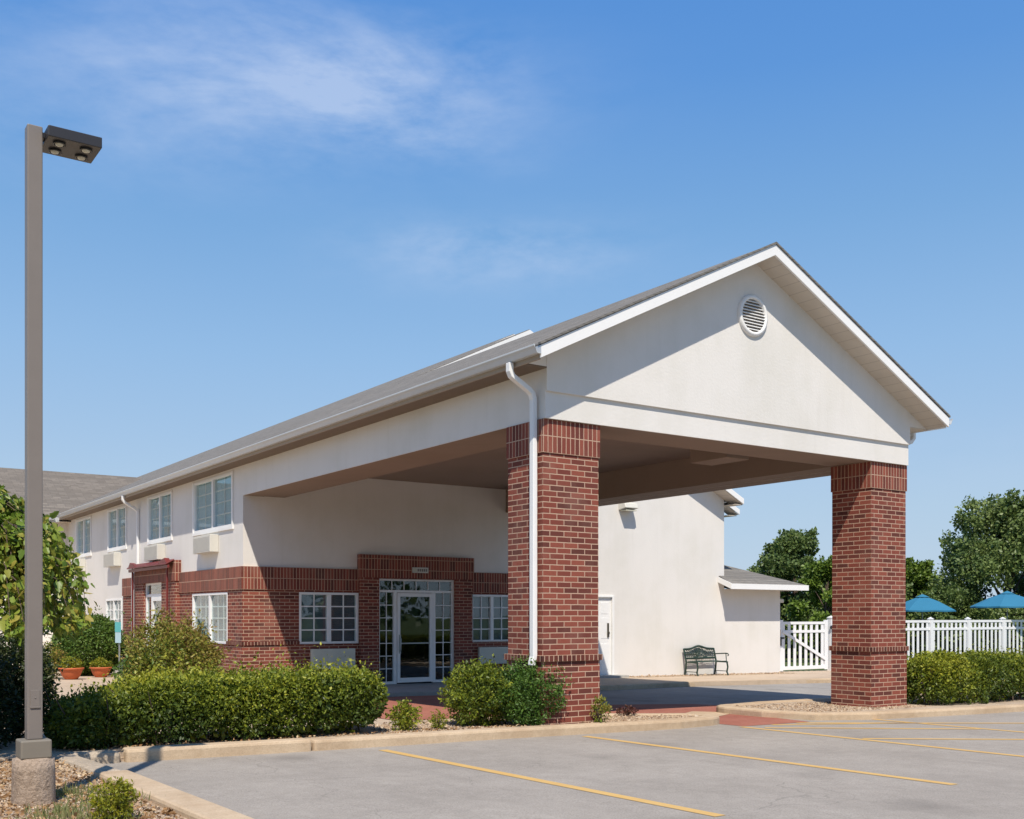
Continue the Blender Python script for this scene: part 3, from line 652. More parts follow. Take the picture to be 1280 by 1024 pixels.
# only the part right of the front section shows; trim its left foot to the roof plane
m.v = [(x, y, (z if x > XE0+3.01 else z+sl*3)) for x, y, z in m.v]
P(m, 'rake_board', 'trim', main2)
# drip edge of dark shingle along the rakes
m = MB()
for (xx0, xx1, xxr, y, a, b) in ((XE0, XE1, xr, YE-.06, ze, zr), ):
    m.prism([(xx0-.02, y, a-.02), (xx0-.02, y, a+.012), (xxr, y, b+.012), (xx1+.02, y, a+.012), (xx1+.02, y, a-.02), (xxr, y, b-.02)], (0, .07, 0))
P(m, 'shingle_edge', 'shingle', roof)
# soffits under rakes (follow the slope) and eaves (flat)
m = MB()
for s, (xa, xb) in enumerate(((XE0+.03, xr), (XE1-.03, xr))):
    za, zb = ze-.175+(.03*sl), zr-.175
    m.prism([(xa, YE, za-.03), (xa, YE, za-.015), (xb, YE, zb-.015), (xb, YE, zb-.03)], (0, 12.13-YE, 0))
P(m, 'soffit', 'soffit', roof)
m = MB(); m.prism([(XR+.001, 12.135, 5.09), (XE1-.03, 12.135, 5.09), (XR+.001, 12.135, 5.36)], (0, .03, 0)); P(m, 'soffit_return', 'stucco', roof)
m = MB(); m.prism([(XL-.001, 12.135, 5.09), (XE0+.03, 12.135, 5.09), (XL-.001, 12.135, 5.30)], (0, .03, 0)); P(m, 'soffit_return', 'stucco', roof)
m = MB(); m.box(XE0+.02, XL, 12.135, 41.4, 5.07, 5.09); P(m, 'soffit', 'eave', roof)
m = MB(); m.box(XR, XE1-.02, 12.135, 23.5, 5.07, 5.09); P(m, 'soffit', 'soffit', roof)
m = MB()
for s, (xa, xb) in enumerate(((25.12, 16.85), )):
    m.prism([(xa, 23.52, ze-.20), (xa, 23.52, ze-.185), (xb, 23.52, zm-.185), (xb, 23.52, zm-.20)], (0, .48, 0))
m.box(24.8, 25.13, 23.53, 27, 5.05, 5.07); P(m, 'soffit', 'soffit', main)
m = MB(); m.prism([(27.62, 26.05, ze-.20), (27.62, 26.05, ze-.185), (18.1, 26.05, z2-.185), (18.1, 26.05, z2-.20)], (0, .45, 0)); m.box(27.2, 27.6, 26.1, 60, 5.03, 5.05); P(m, 'soffit', 'soffit', main2)
# fascia + K gutter
def gutter(m, x, y0, y1, z, s):     # s=-1: opens to the left
    prof = [(0, -.115), (s*.06, -.115), (s*.082, -.07), (s*.125, -.02), (s*.125, 0), (s*.112, 0), (s*.108, -.03), (s*.07, -.11), (s*.008, -.115), (s*.008, 0), (0, 0)]
    m.prism([(x+a, y0, z+b) for a, b in prof], (0, y1-y0, 0))
m = MB(); gutter(m, XE0, YE-.04, 41.3, ze-.03, -1); P(m, 'gutter', 'gutter', roof)
m = MB(); gutter(m, XE1, YE-.04, 23.5, ze-.03, 1); P(m, 'gutter', 'gutter', roof)
m = MB(); m.box(XE0-.0, XE0+.03, YE+.02, 41.4, 5.06, ze-.07); P(m, 'fascia', 'fascia_shaded', roof)
m = MB(); m.box(XE1-.03, XE1, YE+.02, 23.5, 5.06, ze-.07); P(m, 'fascia', 'trim', roof)
m = MB(); m.box(25.12, 25.15, 23.54, 26, 5.05, ze-.07); P(m, 'fascia', 'trim', main)
m = MB(); m.box(-12.5, XE0, YC0-.03, YC0, ZC-.24, ZC-.065); m.prism([(-12.5, YC0-.03, ZC-.17), (-12.5, YC0-.12, ZC-.17), (-12.5, YC0-.15, ZC-.04), (-12.5, YC0-.03, ZC-.04)], (20.9, 0, 0)); P(m, 'gutter', 'gutter', xw)
m = MB(); m.box(-12.5, 9, YC0, 42.0, 5.0, 5.02); P(m, 'soffit', 'soffit', xw)
# annex with low hip roof
m = MB(); m.box(24.82, 27.45, 24.03, 26.49, -.5, 2.42); P(m, 'annex_wall', 'stucco')
m = MB(); x0, x1, y0, y1 = 24.80, 28.12, 23.45, 27.1; z = 2.57; ap = [(24.80, 25.6, 3.40), (24.80, 23.95+.0, z+.0)]
m.add([(24.8, y0, z), (x1, y0, z), (x1, y1, z), (24.8, y1, z), (24.8, 25.3, 3.34), (25.6, 25.3, 3.34), (24.8, y0, z-.02), (x1, y0, z-.02), (x1, y1, z-.02), (24.8, y1, z-.02)],
      [(0, 1, 5, 4), (1, 2, 5), (2, 3, 4, 5), (9, 8, 7, 6), (0, 6, 7, 1), (1, 7, 8, 2)])
m.add([(24.55, 23.45, z), (24.8, 23.45, z), (24.8, 23.99, z+.26), (24.55, 23.99, z+.26)], [(0, 1, 2, 3)])
ar = P(m, 'annex_roof', 'shingle')
m = MB(); m.box(24.55, x1+.03, y0-.03, y0, z-.17, z+.0); m.box(x1, x1+.03, y0, y1, z-.17, z); m.prism([(24.52, y0-.03, z-.17), (24.52, y0-.03, z), (24.52, 23.99, z+.22), (24.52, 23.99, z+.05)], (.03, 0, 0)); P(m, 'fascia', 'trim', ar)
m = MB(); m.prism([(24.56, y0, z-.16), (24.56, y0, z-.14), (24.56, 24.0, z+.08), (24.56, 24.0, z+.06)], (x1-24.56, 0, 0)); m.box(27.45, x1, 24.02, y1, z-.16, z-.14); P(m, 'soffit', 'soffit', ar)
m = MB(); m.prism([(27.46, 24.4, 2.16), (27.46, 24.15, 2.12), (27.46, 24.15, 2.0), (27.46, 24.4, 2.0)], (.32, 0, 0)); P(m, 'wall_light', 'ac', bevel=.02)
m = MB(); m.tube([(27.52, 24.2, 2.0), (27.52, 24.2, -.3)], .02, 6); m.box(27.46, 27.6, 24.12, 24.3, .9, 1.1); P(m, 'conduit', 'pole')

# columns -------------------------------------------------------------------
def column(x0, x1, y0, y1):
    zb = gz(x0, y0, -.1)
    m = MB(); m.box(x0, x1, y0, y1, .99, 3.92); c = P(m, 'brick_column', 'brick')
    m = MB(); m.box(x0-.018, x1+.018, y0-.018, y1+.018, 3.89, 4.366); P(m, 'capital', 'soldier_cap', c)
    m = MB(); m.box(x0-.045, x1+.045, y0-.045, y1+.045, .91, .995); P(m, 'ledge', 'rowlock', c)
    m = MB(); m.box(x0-.014, x1+.014, y0-.014, y1+.014, zb, .91); P(m, 'plinth', 'brick', c)
    return c
column(9.0, 10.02, 12.23, 13.10); column(16.41, 17.43, 12.23, 13.10)

# downspouts ------------------------------------------------------------------
def rect_pipe(m, pts, w_, d_, udir=(0, 1, 0)):
    pts = [np.array(p, float) for p in pts]; n = len(pts); u = np.array(udir, float)
    vs = []
    for i, p in enumerate(pts):
        t_ = pts[min(i+1, n-1)]-pts[max(i-1, 0)]; t_ /= np.linalg.norm(t_); v = np.cross(t_, u); v /= np.linalg.norm(v)
        for a, b in ((-1, -1), (1, -1), (1, 1), (-1, 1)): vs.append(tuple(p+u*a*w_/2+v*b*d_/2))
    fs = [(i*4+k, i*4+(k+1) % 4, (i+1)*4+(k+1) % 4, (i+1)*4+k) for i in range(n-1) for k in range(4)]
    m.add(vs, fs+[(3, 2, 1, 0), tuple((n-1)*4+k for k in range(4))])
def dspout(pts, **k):
    m = MB(); rect_pipe(m, pts, .10, .075, **k)
    return P(m, 'downspout', 'white', bevel=.012)
y = 12.36
dspout([(8.52, y, 5.12), (8.52, y, 5.0), (8.55, y, 4.94), (8.62, y, 4.90), (8.84, y, 4.78), (8.90, y, 4.73), (8.93, y, 4.64), (8.93, y, .98), (8.91, y, .92), (8.90, y, .85)])
y = 32.55
dspout([(8.52, y, 5.12), (8.52, y, 5.0), (8.57, y, 4.93), (8.86, y, 4.76), (8.95, y, 4.68), (8.955, y, 4.55), (8.955, y, 2.9), (8.82, y, 2.78), (8.81, y, 2.68), (8.81, y, -.1)])
y = 12.5; xo = XR
dspout([(XE1+.06, y, 5.12), (XE1+.06, y, 4.98), (XE1-.02, y, 4.90), (xo+.15, y, 4.80), (xo+.09, y, 4.72), (xo+.085, y, 4.6), (xo+.085, y, .05), (xo+.12, y, -.02), (xo+.3, y, -.06)])

# ------------------------------------------------------------------ lamp post
PX, PY = 1.672, 8.97
gp = gz(PX, PY)
lp = thing('lamp_post', (PX, PY, gp-.04), 'tall taupe square parking lot lamp post on rough concrete base', 'lamp post')
m = MB(); m.lathe((PX, PY, 0), [(.162, gp-.1), (.158, .12), (.155, .36), (.150, .45), (.13, .458), (0, .46)], 32)
rng = np.random.default_rng(3)
m.v = [(x+rng.normal(0, .002), y+rng.normal(0, .002), z) for x, y, z in m.v]
P(m, 'concrete_base', 'conc', lp)
m = MB(); m.box(PX-.112, PX+.112, PY-.112, PY+.112, .455, .60); P(m, 'base_cover', mat_plain('grey_base_cover', (.20, .175, .14), .5, var=.1), lp, .012)
m = MB(); m.box(PX-.056, PX+.056, PY-.056, PY+.056, .60, 5.37); pl_ = P(m, 'pole', 'pole', lp, .008)
m = MB(); m.box(PX-.034, PX+.034, PY-.062, PY-.056, .86, .985); m.box(PX-.037, PX+.037, PY-.066, PY-.056, .845, .86); m.box(PX-.006, PX+.006, PY-.066, PY-.062, .92, .93); P(m, 'access_cover', 'pole', pl_, .003)
hx0 = PX+.075
m = MB(); m.box(hx0, hx0+.40, PY-.16, PY+.20, 5.27, 5.355); m.box(PX+.05, hx0+.002, PY-.04, PY+.04, 5.29, 5.335); hd = P(m, 'lamp_head', 'lamp', lp, .006)
for i in (0, 1):
    for j in (0, 1):
        cx_, cy_ = hx0+.10+.20*i, PY-.06+.16*j
        m = MB(); m.lathe((cx_, cy_, 5.27), [(.045, 0), (.05, -.012), (.038, -.014), (.036, -.006)], 20); P(m, 'lens_ring', 'black', hd)
        m = MB(); m.lathe((cx_, cy_, 5.27), [(.034, -.004), (.028, -.018), (.012, -.024), (0, -.025)], 18); P(m, 'lens', 'lens', hd)

# ------------------------------------------------------------------ bench
bz = gz(23.6, 23.6)+.004
bo = (23.6, 23.65, bz)
be = thing('garden_bench', bo, 'dark green cast iron garden bench with openwork back against the white wall', 'bench')
bw_ = .62
m = MB()
for i in range(5): m.box(bo[0]-bw_, bo[0]+bw_, 23.33+i*.085, 23.33+i*.085+.06, bz+.42-.004*(2-abs(i-2)), bz+.44-.004*(2-abs(i-2)))
P(m, 'seat', 'seatwood', be, .004)
def yb(z): return 23.80+(z-.42)*.28      # backrest leans to the wall
m = MB(); top = []
for i in range(25):
    s = -1+2*i/24; zt = .80+.09*math.exp(-(s/.42)**2); top.append((bo[0]+s*bw_, yb(zt), bz+zt))
m.tube(top, .032, 8); m.tube([(bo[0]-bw_, yb(.52), bz+.52), (bo[0]+bw_, yb(.52), bz+.52)], .030, 8)
P(m, 'backrest_rail', 'iron', be)
m = MB(); r2 = random.Random(5)
for i in range(15):       # openwork scrolls
    s = -.93+1.86*i/14; x = bo[0]+s*bw_; hmax = .76+.09*math.exp(-(s/.42)**2)
    z = .56
    while z < hmax:
        r = .026+.012*r2.random(); pts = [(x+r*cos(a), yb(z+r*sin(a)), bz+z+r*sin(a)) for a in np.linspace(0, 5.2, 9)]
        m.tube(pts, .010, 5); z += .062
for i in range(9):
    a = pi*i/8; m.tube([(bo[0]+.10*cos(a), yb(.56+.08*sin(a)), bz+.56+.08*sin(a)), (bo[0]+.30*cos(a), yb(.56+.24*sin(a)), bz+.56+.24*sin(a))], .011, 5)
P(m, 'openwork_panel', 'iron', be)
for s in (-1, 1):
    x = bo[0]+s*(bw_+.02)
    m = MB(); m.tube([(x, 23.86, bz), (x, 23.82, bz+.2), (x, 23.80, bz+.42), (x, yb(.62), bz+.62), (x, yb(.82), bz+.82)], .028, 8); P(m, 'rear_leg', 'iron', be)
    m = MB(); m.tube([(x, 23.28, bz), (x, 23.34, bz+.1), (x, 23.30, bz+.25), (x, 23.34, bz+.42)], .026, 8); m.tube([(x, 23.30, bz+.40), (x, 23.82, bz+.40)], .018, 8); m.tube([(x, 23.3, bz+.12), (x, 23.84, bz+.12)], .012, 6); P(m, 'front_leg', 'iron', be)
    m = MB(); m.tube([(x, yb(.62), bz+.64), (x, 23.55, bz+.66), (x, 23.38, bz+.67), (x, 23.30, bz+.66), (x, 23.27, bz+.62), (x, 23.30, bz+.59)], .018, 8); m.tube([(x, 23.36, bz+.42), (x, 23.38, bz+.66)], .014, 8); P(m, 'armrest', 'iron', be)

def at(xpx, dist):
    a = rad(55.3); u = (xpx-640)/1334; return (cos(a)+sin(a)*u)*dist, (sin(a)-cos(a)*u)*dist
# ------------------------------------------------------------------ fence, gate, umbrellas
def picket_panel(m, p0, p1, z0, z1, step=.27, w_=.12, rails=(.10, -.30, -.0)):
    p0 = np.array(p0, float); p1 = np.array(p1, float); L_ = np.linalg.norm(p1-p0); d = (p1-p0)/L_; n = np.array([-d[1], d[0]])
    def bar(a, b, hw, za, zb):
        q0 = p0+d*a; q1 = p0+d*b
        vs = [(*(q0-n*hw), za), (*(q1-n*hw), za), (*(q1+n*hw), za), (*(q0+n*hw), za)]
        m.prism(vs, (0, 0, zb-za))
    bar(0, L_, .025, z1-.09, z1); bar(0, L_, .025, z1-.38, z1-.29); bar(0, L_, .025, z0+.08, z0+.20)
    k = int(L_/step)
    for i in range(k):
        a = (i+.5)*L_/k; bar(a-w_/2, a+w_/2, .010, z0+.10, z1-.05)
def post(m, x, y, z0, z1, r=.065):
    m.box(x-r, x+r, y-r, y+r, z0, z1); m.box(x-r-.015, x+r+.015, y-r-.015, y+r+.015, z1, z1+.03)
    m.add([(x-r, y-r, z1+.03), (x+r, y-r, z1+.03), (x+r, y+r, z1+.03), (x-r, y+r, z1+.03), (x, y, z1+.09)], [(0, 1, 4), (1, 2, 4), (2, 3, 4), (3, 0, 4)])
FY = 24.2; fz = -.45; ft = 1.40
fe = thing('picket_fence', (36, FY, gz(36, FY)), 'long white vinyl picket fence running behind the right brick column and hedge', 'fence')
xs_ = [31.15+2.44*i for i in range(8)]
for i in range(7):
    m = MB(); picket_panel(m, (xs_[i]+.065, FY), (xs_[i+1]-.065, FY), gz(xs_[i], FY), ft); P(m, 'picket_panel', 'vinyl', fe)
for x in xs_:
    m = MB(); post(m, x, FY, gz(x, FY, -.1), ft+.03, .075); P(m, 'post', 'vinyl', fe)
ga = thing('picket_gate', (29.3, 24.6, gz(29.3, 24.6)), 'white vinyl picket gate with diagonal brace beside the annex corner', 'gate')
gzz = gz(29, 24.6)
m = MB(); post(m, 27.85, 24.6, gzz-.1, 1.45, .09); P(m, 'post', 'vinyl', ga)
m = MB(); post(m, 30.75, 24.6, gzz-.1, 1.48, .09); P(m, 'post', 'vinyl', ga)
m = MB(); picket_panel(m, (28.12, 24.6), (30.42, 24.6), gzz-.02, 1.36, .27, .13)
m.box(28.02, 28.22, 24.57, 24.63, gzz+.03, 1.42); m.box(30.38, 30.55, 24.57, 24.63, gzz+.03, 1.42)
m.prism([(28.2, 24.55, .98), (28.2, 24.55, 1.08), (30.4, 24.55, .12), (30.4, 24.55, .0)], (0, .02, 0))
P(m, 'gate_leaf', 'vinyl', ga)
m = MB(); m.box(27.9, 28.0, 24.44, 24.5, .55, .85); m.box(28.0, 28.14, 24.44, 24.5, .78, .84); P(m, 'latch', 'black', ga)
m = MB(); m.lathe((30.66, 24.47, 1.16), [(0, -.07), (.06, -.05), (.09, 0), (.06, .05), (0, .07)], 14); m.tube([(30.66, 24.47, 1.1), (30.66, 24.5, -.3)], .012, 6); P(m, 'latch_knob', 'black', ga)
def umbrella(x, y, zt, ze_, r, lab, rot=0):
    u = thing('patio_umbrella', (x, y, gz(x, y, -.2)), lab, 'umbrella', 'blue umbrellas behind the fence')
    m = MB(); n = 8; vs = [(x, y, zt)]
    ring1 = []; 
    for rr, zz_ in ((.5, zt-(zt-ze_)*.42), (1.0, ze_)):
        for k in range(n*2):
            a = rot+pi*k/n; sag = 1 if k % 2 == 0 else .955
            vs.append((x+r*rr*cos(a)*sag, y+r*rr*sin(a)*sag, zz_-(0 if k % 2 == 0 else .02)))
    N2 = 2*n; fs = [(0, 1+k, 1+(k+1) % N2) for k in range(N2)] + [(1+k, 1+N2+k, 1+N2+(k+1) % N2, 1+(k+1) % N2) for k in range(N2)]
    vs2 = [(a, b, c-.01) for a, b, c in vs]
    m.add(vs, fs); m.add(vs2, [tuple(reversed(f)) for f in fs])
    for k in range(N2):      # short valance
        a = vs[1+N2+k]; b = vs[1+N2+(k+1) % N2]; m.add([a, b, (b[0], b[1], b[2]-.06), (a[0], a[1], a[2]-.06)], [(0, 1, 2, 3)])
    P(m, 'canopy', 'blue', u)
    m = MB(); m.lathe((x, y, zt), [(.28, -.075), (.16, -.02), (0, .05)], 12); P(m, 'vent_cap', 'blue', u)
    m = MB(); m.tube([(x, y, gz(x, y, -.2)), (x, y, zt+.04)], .022, 8); P(m, 'pole', 'steel', u)
    m = MB()
    for k in range(n): a = rot+2*pi*k/n; m.tube([(x, y, zt-.06), (x+r*.97*cos(a), y+r*.97*sin(a), ze_-.02)], .008, 4)
    P(m, 'rib', 'steel', u)
umbrella(*at(1153, 44.5), 2.42, 1.80, 1.36, 'blue patio umbrella nearer the brick column, half hidden behind it', .2)
umbrella(*at(1259, 44.5), 2.56, 1.96, 1.46, 'blue patio umbrella at the right edge of the photo, away from the column', .35)

# ------------------------------------------------------------------ sign post and pots
sx, sy = at(149.5, 19.8)
sp_ = thing('sign_post', (sx, sy, gz(sx, sy, -.07)), 'thin grey sign post with teal and pale plate seen nearly edge-on behind the hedge', 'sign')
m = MB(); m.tube([(sx, sy, gz(sx, sy, -.1)), (sx, sy, 1.50)], .018, 8); P(m, 'pole', 'steel', sp_)
def splate(z0, z1, hw, mat, nm, d=.0):
    a = rad(106); dx, dy = cos(a), sin(a); nx, ny = -sin(a)*-1, -cos(a)
    m = MB(); p0 = np.array([sx-dx*hw-.03-d, sy-dy*hw, 0]); p1 = np.array([sx+dx*hw-.03-d, sy+dy*hw, 0])
    m.prism([(p0[0], p0[1], z0), (p1[0], p1[1], z0), (p1[0], p1[1], z1), (p0[0], p0[1], z1)], (.006, 0, 0)); P(m, nm, mat, sp_)
splate(1.06, 1.44, .095, 'pale', 'sign_plate'); splate(1.26, 1.445, .097, 'teal', 'sign_band', .004)

# ------------------------------------------------------------------ foliage
def hash_noise(P_, f, seed):
    r = np.random.default_rng(seed); v = np.zeros(len(P_))
    for i in range(7):
        k = r.normal(size=3); k /= np.linalg.norm(k); k *= f*(.6+.9*r.random()); v += np.sin(P_@k+r.random()*6.28)
    return v/7*1.6
def leaf_mesh(name, mat, P_, Nn, size, var=.35, aspect=.55, droop=0., broad=False, parent=None, org=(0,0,0), seed=0, clump=1.2, spread=.9, tintbias=0., outward=.35):
    """one folded leaf per point; leaves lean outward along Nn with a random turn"""
    r = np.random.default_rng(seed); n = len(P_)
    d = Nn*outward + r.normal(size=(n, 3))*spread*.6; d[:, 2] -= droop
    d /= np.linalg.norm(d, axis=1)[:, None]+1e-9
    a = r.normal(size=(n, 3)) + Nn*.6
    s = np.cross(d, a); s /= np.linalg.norm(s, axis=1)[:, None]+1e-9
    nn = np.cross(s, d); L_ = (size*(1+var*r.normal(size=n))).clip(size*.4, size*1.9)[:, None]
    W = L_*aspect*.5; P0 = P_-np.array(org)
    if broad: T = np.array([(.0, 0, 0), (-.08, .42, .16), (.22, .95, .34), (.50, .62, .16), (.66, .66, .2), (1., 0, -.10), (.66, -.66, .2), (.50, -.62, .16), (.22, -.95, .34), (-.08, -.42, .16)])
    else: T = np.array([(0, 0, 0), (.45, 1, .35), (1, 0, 0), (.45, -1, .35)])
    K = len(T); v = np.empty((n, K, 3))
    for i, (p, q, c_) in enumerate(T): v[:, i] = P0+d*L_*p+s*W*q+nn*W*c_
    F_ = [(0, i, i+1) for i in range(1, K-1)]; nf = len(F_)
    me = bpy.data.meshes.new(name); me.vertices.add(K*n); me.vertices.foreach_set('co', v.reshape(-1))
    tri = (np.arange(n)[:, None, None]*K+np.array(F_)[None]).reshape(-1)
    me.loops.add(3*nf*n); me.loops.foreach_set('vertex_index', tri.astype(np.int32)); me.polygons.add(nf*n)
    me.polygons.foreach_set('loop_start', np.arange(0, 3*nf*n, 3, dtype=np.int32)); me.polygons.foreach_set('loop_total', np.full(nf*n, 3, dtype=np.int32))
    tint = .5+.32*hash_noise(P_, clump*2.5, seed+1)+.20*r.normal(size=n)+tintbias
    at = me.attributes.new('tint', 'FLOAT', 'POINT'); at.data.foreach_set('value', np.repeat(tint.clip(0, 1), K).astype(np.float32))
    me.materials.append(mat); me.update(calc_edges=True); me.validate()
    ob = bpy.data.objects.new(name, me); col.objects.link(ob)
    if parent: ob.parent = parent
    else: ob.location = org
    return ob
def tag_leafy(*a): pass
def box_points(n, x0, x1, y0, y1, z0, z1, seed, lump=.07, depth=.10, rnd=.38):
    """points near the skin of a clipped, lumpy hedge"""
    r = np.random.default_rng(seed); c = np.array([(x0+x1)/2, (y0+y1)/2, (z0+z1)/2]); h = np.array([(x1-x0)/2, (y1-y0)/2, (z1-z0)/2])
    areas = np.array([h[1]*h[2]]*2+[h[0]*h[2]]*2+[h[0]*h[1]*1.6, h[0]*h[1]*.1]); f = r.choice(6, n, p=areas/areas.sum())
    q = r.uniform(-1, 1, (n, 3)); ax = f//2; sg = np.where(f % 2 == 0, 1, -1); 
    sg = np.where(ax == 0, np.where(f == 0, 1, -1), np.where(ax == 1, np.where(f == 2, 1, -1), np.where(f == 4, 1, -1)))
    q[np.arange(n), ax] = sg
    p = q*h
    # round the corners: pull into a superellipsoid
    core = np.maximum(h-rnd, .02); near = np.clip(p, -core, core); dv = p-near; dl = np.linalg.norm(dv, axis=1)
    nrm = dv/(dl[:, None]+1e-9); p = near+nrm*np.minimum(dl, rnd)[:, None]
    P_ = p+c
    bump = hash_noise(P_, 5, seed+5)*lump+hash_noise(P_, 14, seed+6)*lump*.6+hash_noise(P_, 2.2, seed+8)*lump*.8
    P_ = P_+nrm*(bump - np.abs(r.exponential(depth, n)))[:, None]
    return P_, nrm
def ell_points(n, c, rx, ry, rz, seed, lump=.12, depth=.12, f=4, zmin=None, full=.0):
    r = np.random.default_rng(seed); d = r.normal(size=(n, 3)); d /= np.linalg.norm(d, axis=1)[:, None]
    R_ = np.array([rx, ry, rz]); rad_ = 1+hash_noise(d*1.0, f, seed+2)*lump+hash_noise(d, f*2.7, seed+3)*lump*.6
    dep = np.abs(r.exponential(depth, n)).clip(0, .95); k = r.random(n) < full; dep[k] = 1-r.random(k.sum())**(1/3)
    P_ = np.array(c)+d*R_*(rad_*(1-dep))[:, None]
    if zmin is not None: ok = P_[:, 2] > zmin; P_, d = P_[ok], d[ok]
    return P_, d
def sticks(m, c, k, r_, h_, seed, rad0=.008):
    rr = random.Random(seed)
    for i in range(k):
        a = rr.random()*6.28; q = rr.random()*r_; m.tube([(c[0]+rr.uniform(-.05, .05), c[1]+rr.uniform(-.05, .05), c[2]), (c[0]+q*.5*cos(a), c[1]+q*.5*sin(a), c[2]+h_*.5), (c[0]+q*cos(a), c[1]+q*sin(a), c[2]+h_*rr.uniform(.7, 1))], [rad0, rad0*.8, rad0*.5], 5, smooth=True)

def bush(name, c, rx, ry, rz, n, size, mat, lab, cat='shrub', seed=1, group=None, lump=.14, depth=.16, zc=None, droop=0, clump=1.5, shoots=0, aspect=.5, tintbias=0, full=.25):
    z0 = c[2]; t = thing(name, c, lab, cat, group)
    P_, N_ = ell_points(n, (c[0], c[1], z0+(rz*.92 if zc is None else zc)), rx, ry, rz, seed, lump, depth, zmin=z0+.01, full=full)
    if shoots:
        r = np.random.default_rng(seed+9); ex = []; en = []
        for i in range(shoots):
            a = r.random()*6.28; e = r.uniform(.1, 1.45); d = np.array([cos(a)*cos(e), sin(a)*cos(e), sin(e)]); b = np.array([c[0], c[1], z0+rz*.92])+d*np.array([rx, ry, rz])*.85
            l = r.uniform(.15, .38)*rz; k = 16; tt = r.random(k)[:, None]; ex.append(b+d*l*tt*1.55+r.normal(size=(k, 3))*size*.35); en.append(np.tile(d, (k, 1)))
        P_ = np.vstack([P_]+ex); N_ = np.vstack([N_]+en)
    leaf_mesh('leaves', mat, P_, N_, size, seed=seed, parent=t, org=c, droop=droop, clump=clump, aspect=aspect, tintbias=tintbias)
    m = MB(); sticks(m, (c[0], c[1], z0-.02), 14, min(rx, ry)*.8, rz*1.5, seed); m.build('stems', M['bark'], t)
    return t
def hedge(c0, c1, n, size, lab, seed, mat, lump=.07, taper=False):
    x0, y0, z0 = c0; x1, y1, z1 = c1; o = ((x0+x1)/2, (y0+y1)/2, z0)
    t = thing('hedge', o, lab, 'hedge')
    P_, N_ = box_points(n, x0, x1, y0, y1, z0, z1, seed, lump); r = np.random.default_rng(seed+4)
    # loose upright shoots on the top
    k = n//9; q = np.column_stack([r.uniform(x0+.1, x1-.1, k), r.uniform(y0+.08, y1-.08, k), z1+r.exponential(.055, k)-.05+.06*hash_noise(np.column_stack([r.uniform(0, 1, k)]*3), 5, 3)*0])
    P_ = np.vstack([P_, q]); N_ = np.vstack([N_, np.tile([0, 0, 1.], (k, 1))+r.normal(size=(k, 3))*.3])
    if taper: P_[:, 2] = z0+(P_[:, 2]-z0)*(1-.42*np.clip((x0+1.3-P_[:, 0])/1.3, 0, 1)**1.2)
    ok = P_[:, 2] > z0; P_, N_ = P_[ok], N_[ok]
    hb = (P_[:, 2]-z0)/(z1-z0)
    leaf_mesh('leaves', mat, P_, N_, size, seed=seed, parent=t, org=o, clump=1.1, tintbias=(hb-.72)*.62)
    m = MB(); rr = random.Random(seed)
    for i in range(int((x1-x0)*9)):
        x = rr.uniform(x0+.1, x1-.1); y = rr.uniform(y0+.12, y1-.12)
        m.tube([(x, y, z0-.03), (x+rr.uniform(-.1, .1), y+rr.uniform(-.1, .1), z0+(z1-z0)*.5), (x+rr.uniform(-.25, .25), y+rr.uniform(-.2, .2), z1-.1)], [.012, .009, .005], 5)
    # woody dense inner mass of twigs and dead leaves
    m.build('stems', M['bark'], t)
    P2, N2_ = box_points(n//3, x0+.12, x1-.12, y0+.12, y1-.12, z0, z1-.10, seed+50, .05, .12)
    if taper: P2[:, 2] = z0+(P2[:, 2]-z0)*(1-.45*np.clip((x0+1.3-P2[:, 0])/1.3, 0, 1)**1.2)
    leaf_mesh('inner_leaves', mat, P2, N2_, size*1.7, seed=seed+51, parent=t, org=o)
    return t
# big hedge on the left bed, tapering to its left end
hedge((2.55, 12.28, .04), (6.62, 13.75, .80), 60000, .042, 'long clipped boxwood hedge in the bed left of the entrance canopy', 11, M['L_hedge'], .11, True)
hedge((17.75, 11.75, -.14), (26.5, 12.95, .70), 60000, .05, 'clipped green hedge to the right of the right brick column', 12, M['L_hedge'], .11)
# shrubs by the left column
bush('shrub', (8.93, 12.46, -.0), .60, .42, .44, 17000, .036, M['L_bright'], 'dense bright green shrub at the foot of the left brick column', seed=21, shoots=130, lump=.26, depth=.24)
bush('shrub', (8.27, 12.70, .0), .52, .42, .42, 10000, .045, M['L_hedge'], 'looser yellow-green shrub left of the bright green one', seed=22, shoots=120, lump=.30, depth=.25)
bush('shrub', (6.98, 12.62, .0), .19, .18, .20, 1900, .036, M['L_hedge'], 'small straggly shrub alone in the gap before the entrance door', seed=23, shoots=16, lump=.3, depth=.3, tintbias=.15)
bush('shrub', (7.45, 12.52, .0), .10, .10, .12, 450, .036, M['L_yellow'], 'tiny yellow-green sprout beside the small straggly shrub', seed=24, shoots=8, lump=.3, depth=.3, aspect=.35)
bush('shrub', (9.92, 12.05, .0), .15, .12, .17, 300, .040, M['L_nandina'], 'thin leafy weed growing against the left brick column', seed=25, shoots=12, depth=.5, full=.6)
bush('shrub', (11.2, 12.95, -.02), .20, .14, .07, 420, .035, M['L_red'], 'low dark purple plant on the gravel island', seed=26, depth=.3)
bush('shrub', (1.98, 7.80, .08), .15, .15, .15, 2000, .028, M['L_yellow'], 'small yellow-green shrub in the front planter near the lamp post', seed=27, shoots=46, lump=.28, depth=.35, aspect=.4)
bush('shrub', (6.12, 19.9, -.1), .86, .75, .80, 16000, .060, M['L_nandina'], 'rounded olive and rust nandina bush in front of the side wall window', seed=28, shoots=90, lump=.18, depth=.24, clump=1.2, tintbias=.10)
bush('shrub', (*at(176, 19.6), -.1), .40, .40, .50, 3500, .055, M['L_mound'], 'small bright green bush at the left foot of the nandina bush', seed=29, shoots=20, lump=.2, tintbias=.25)
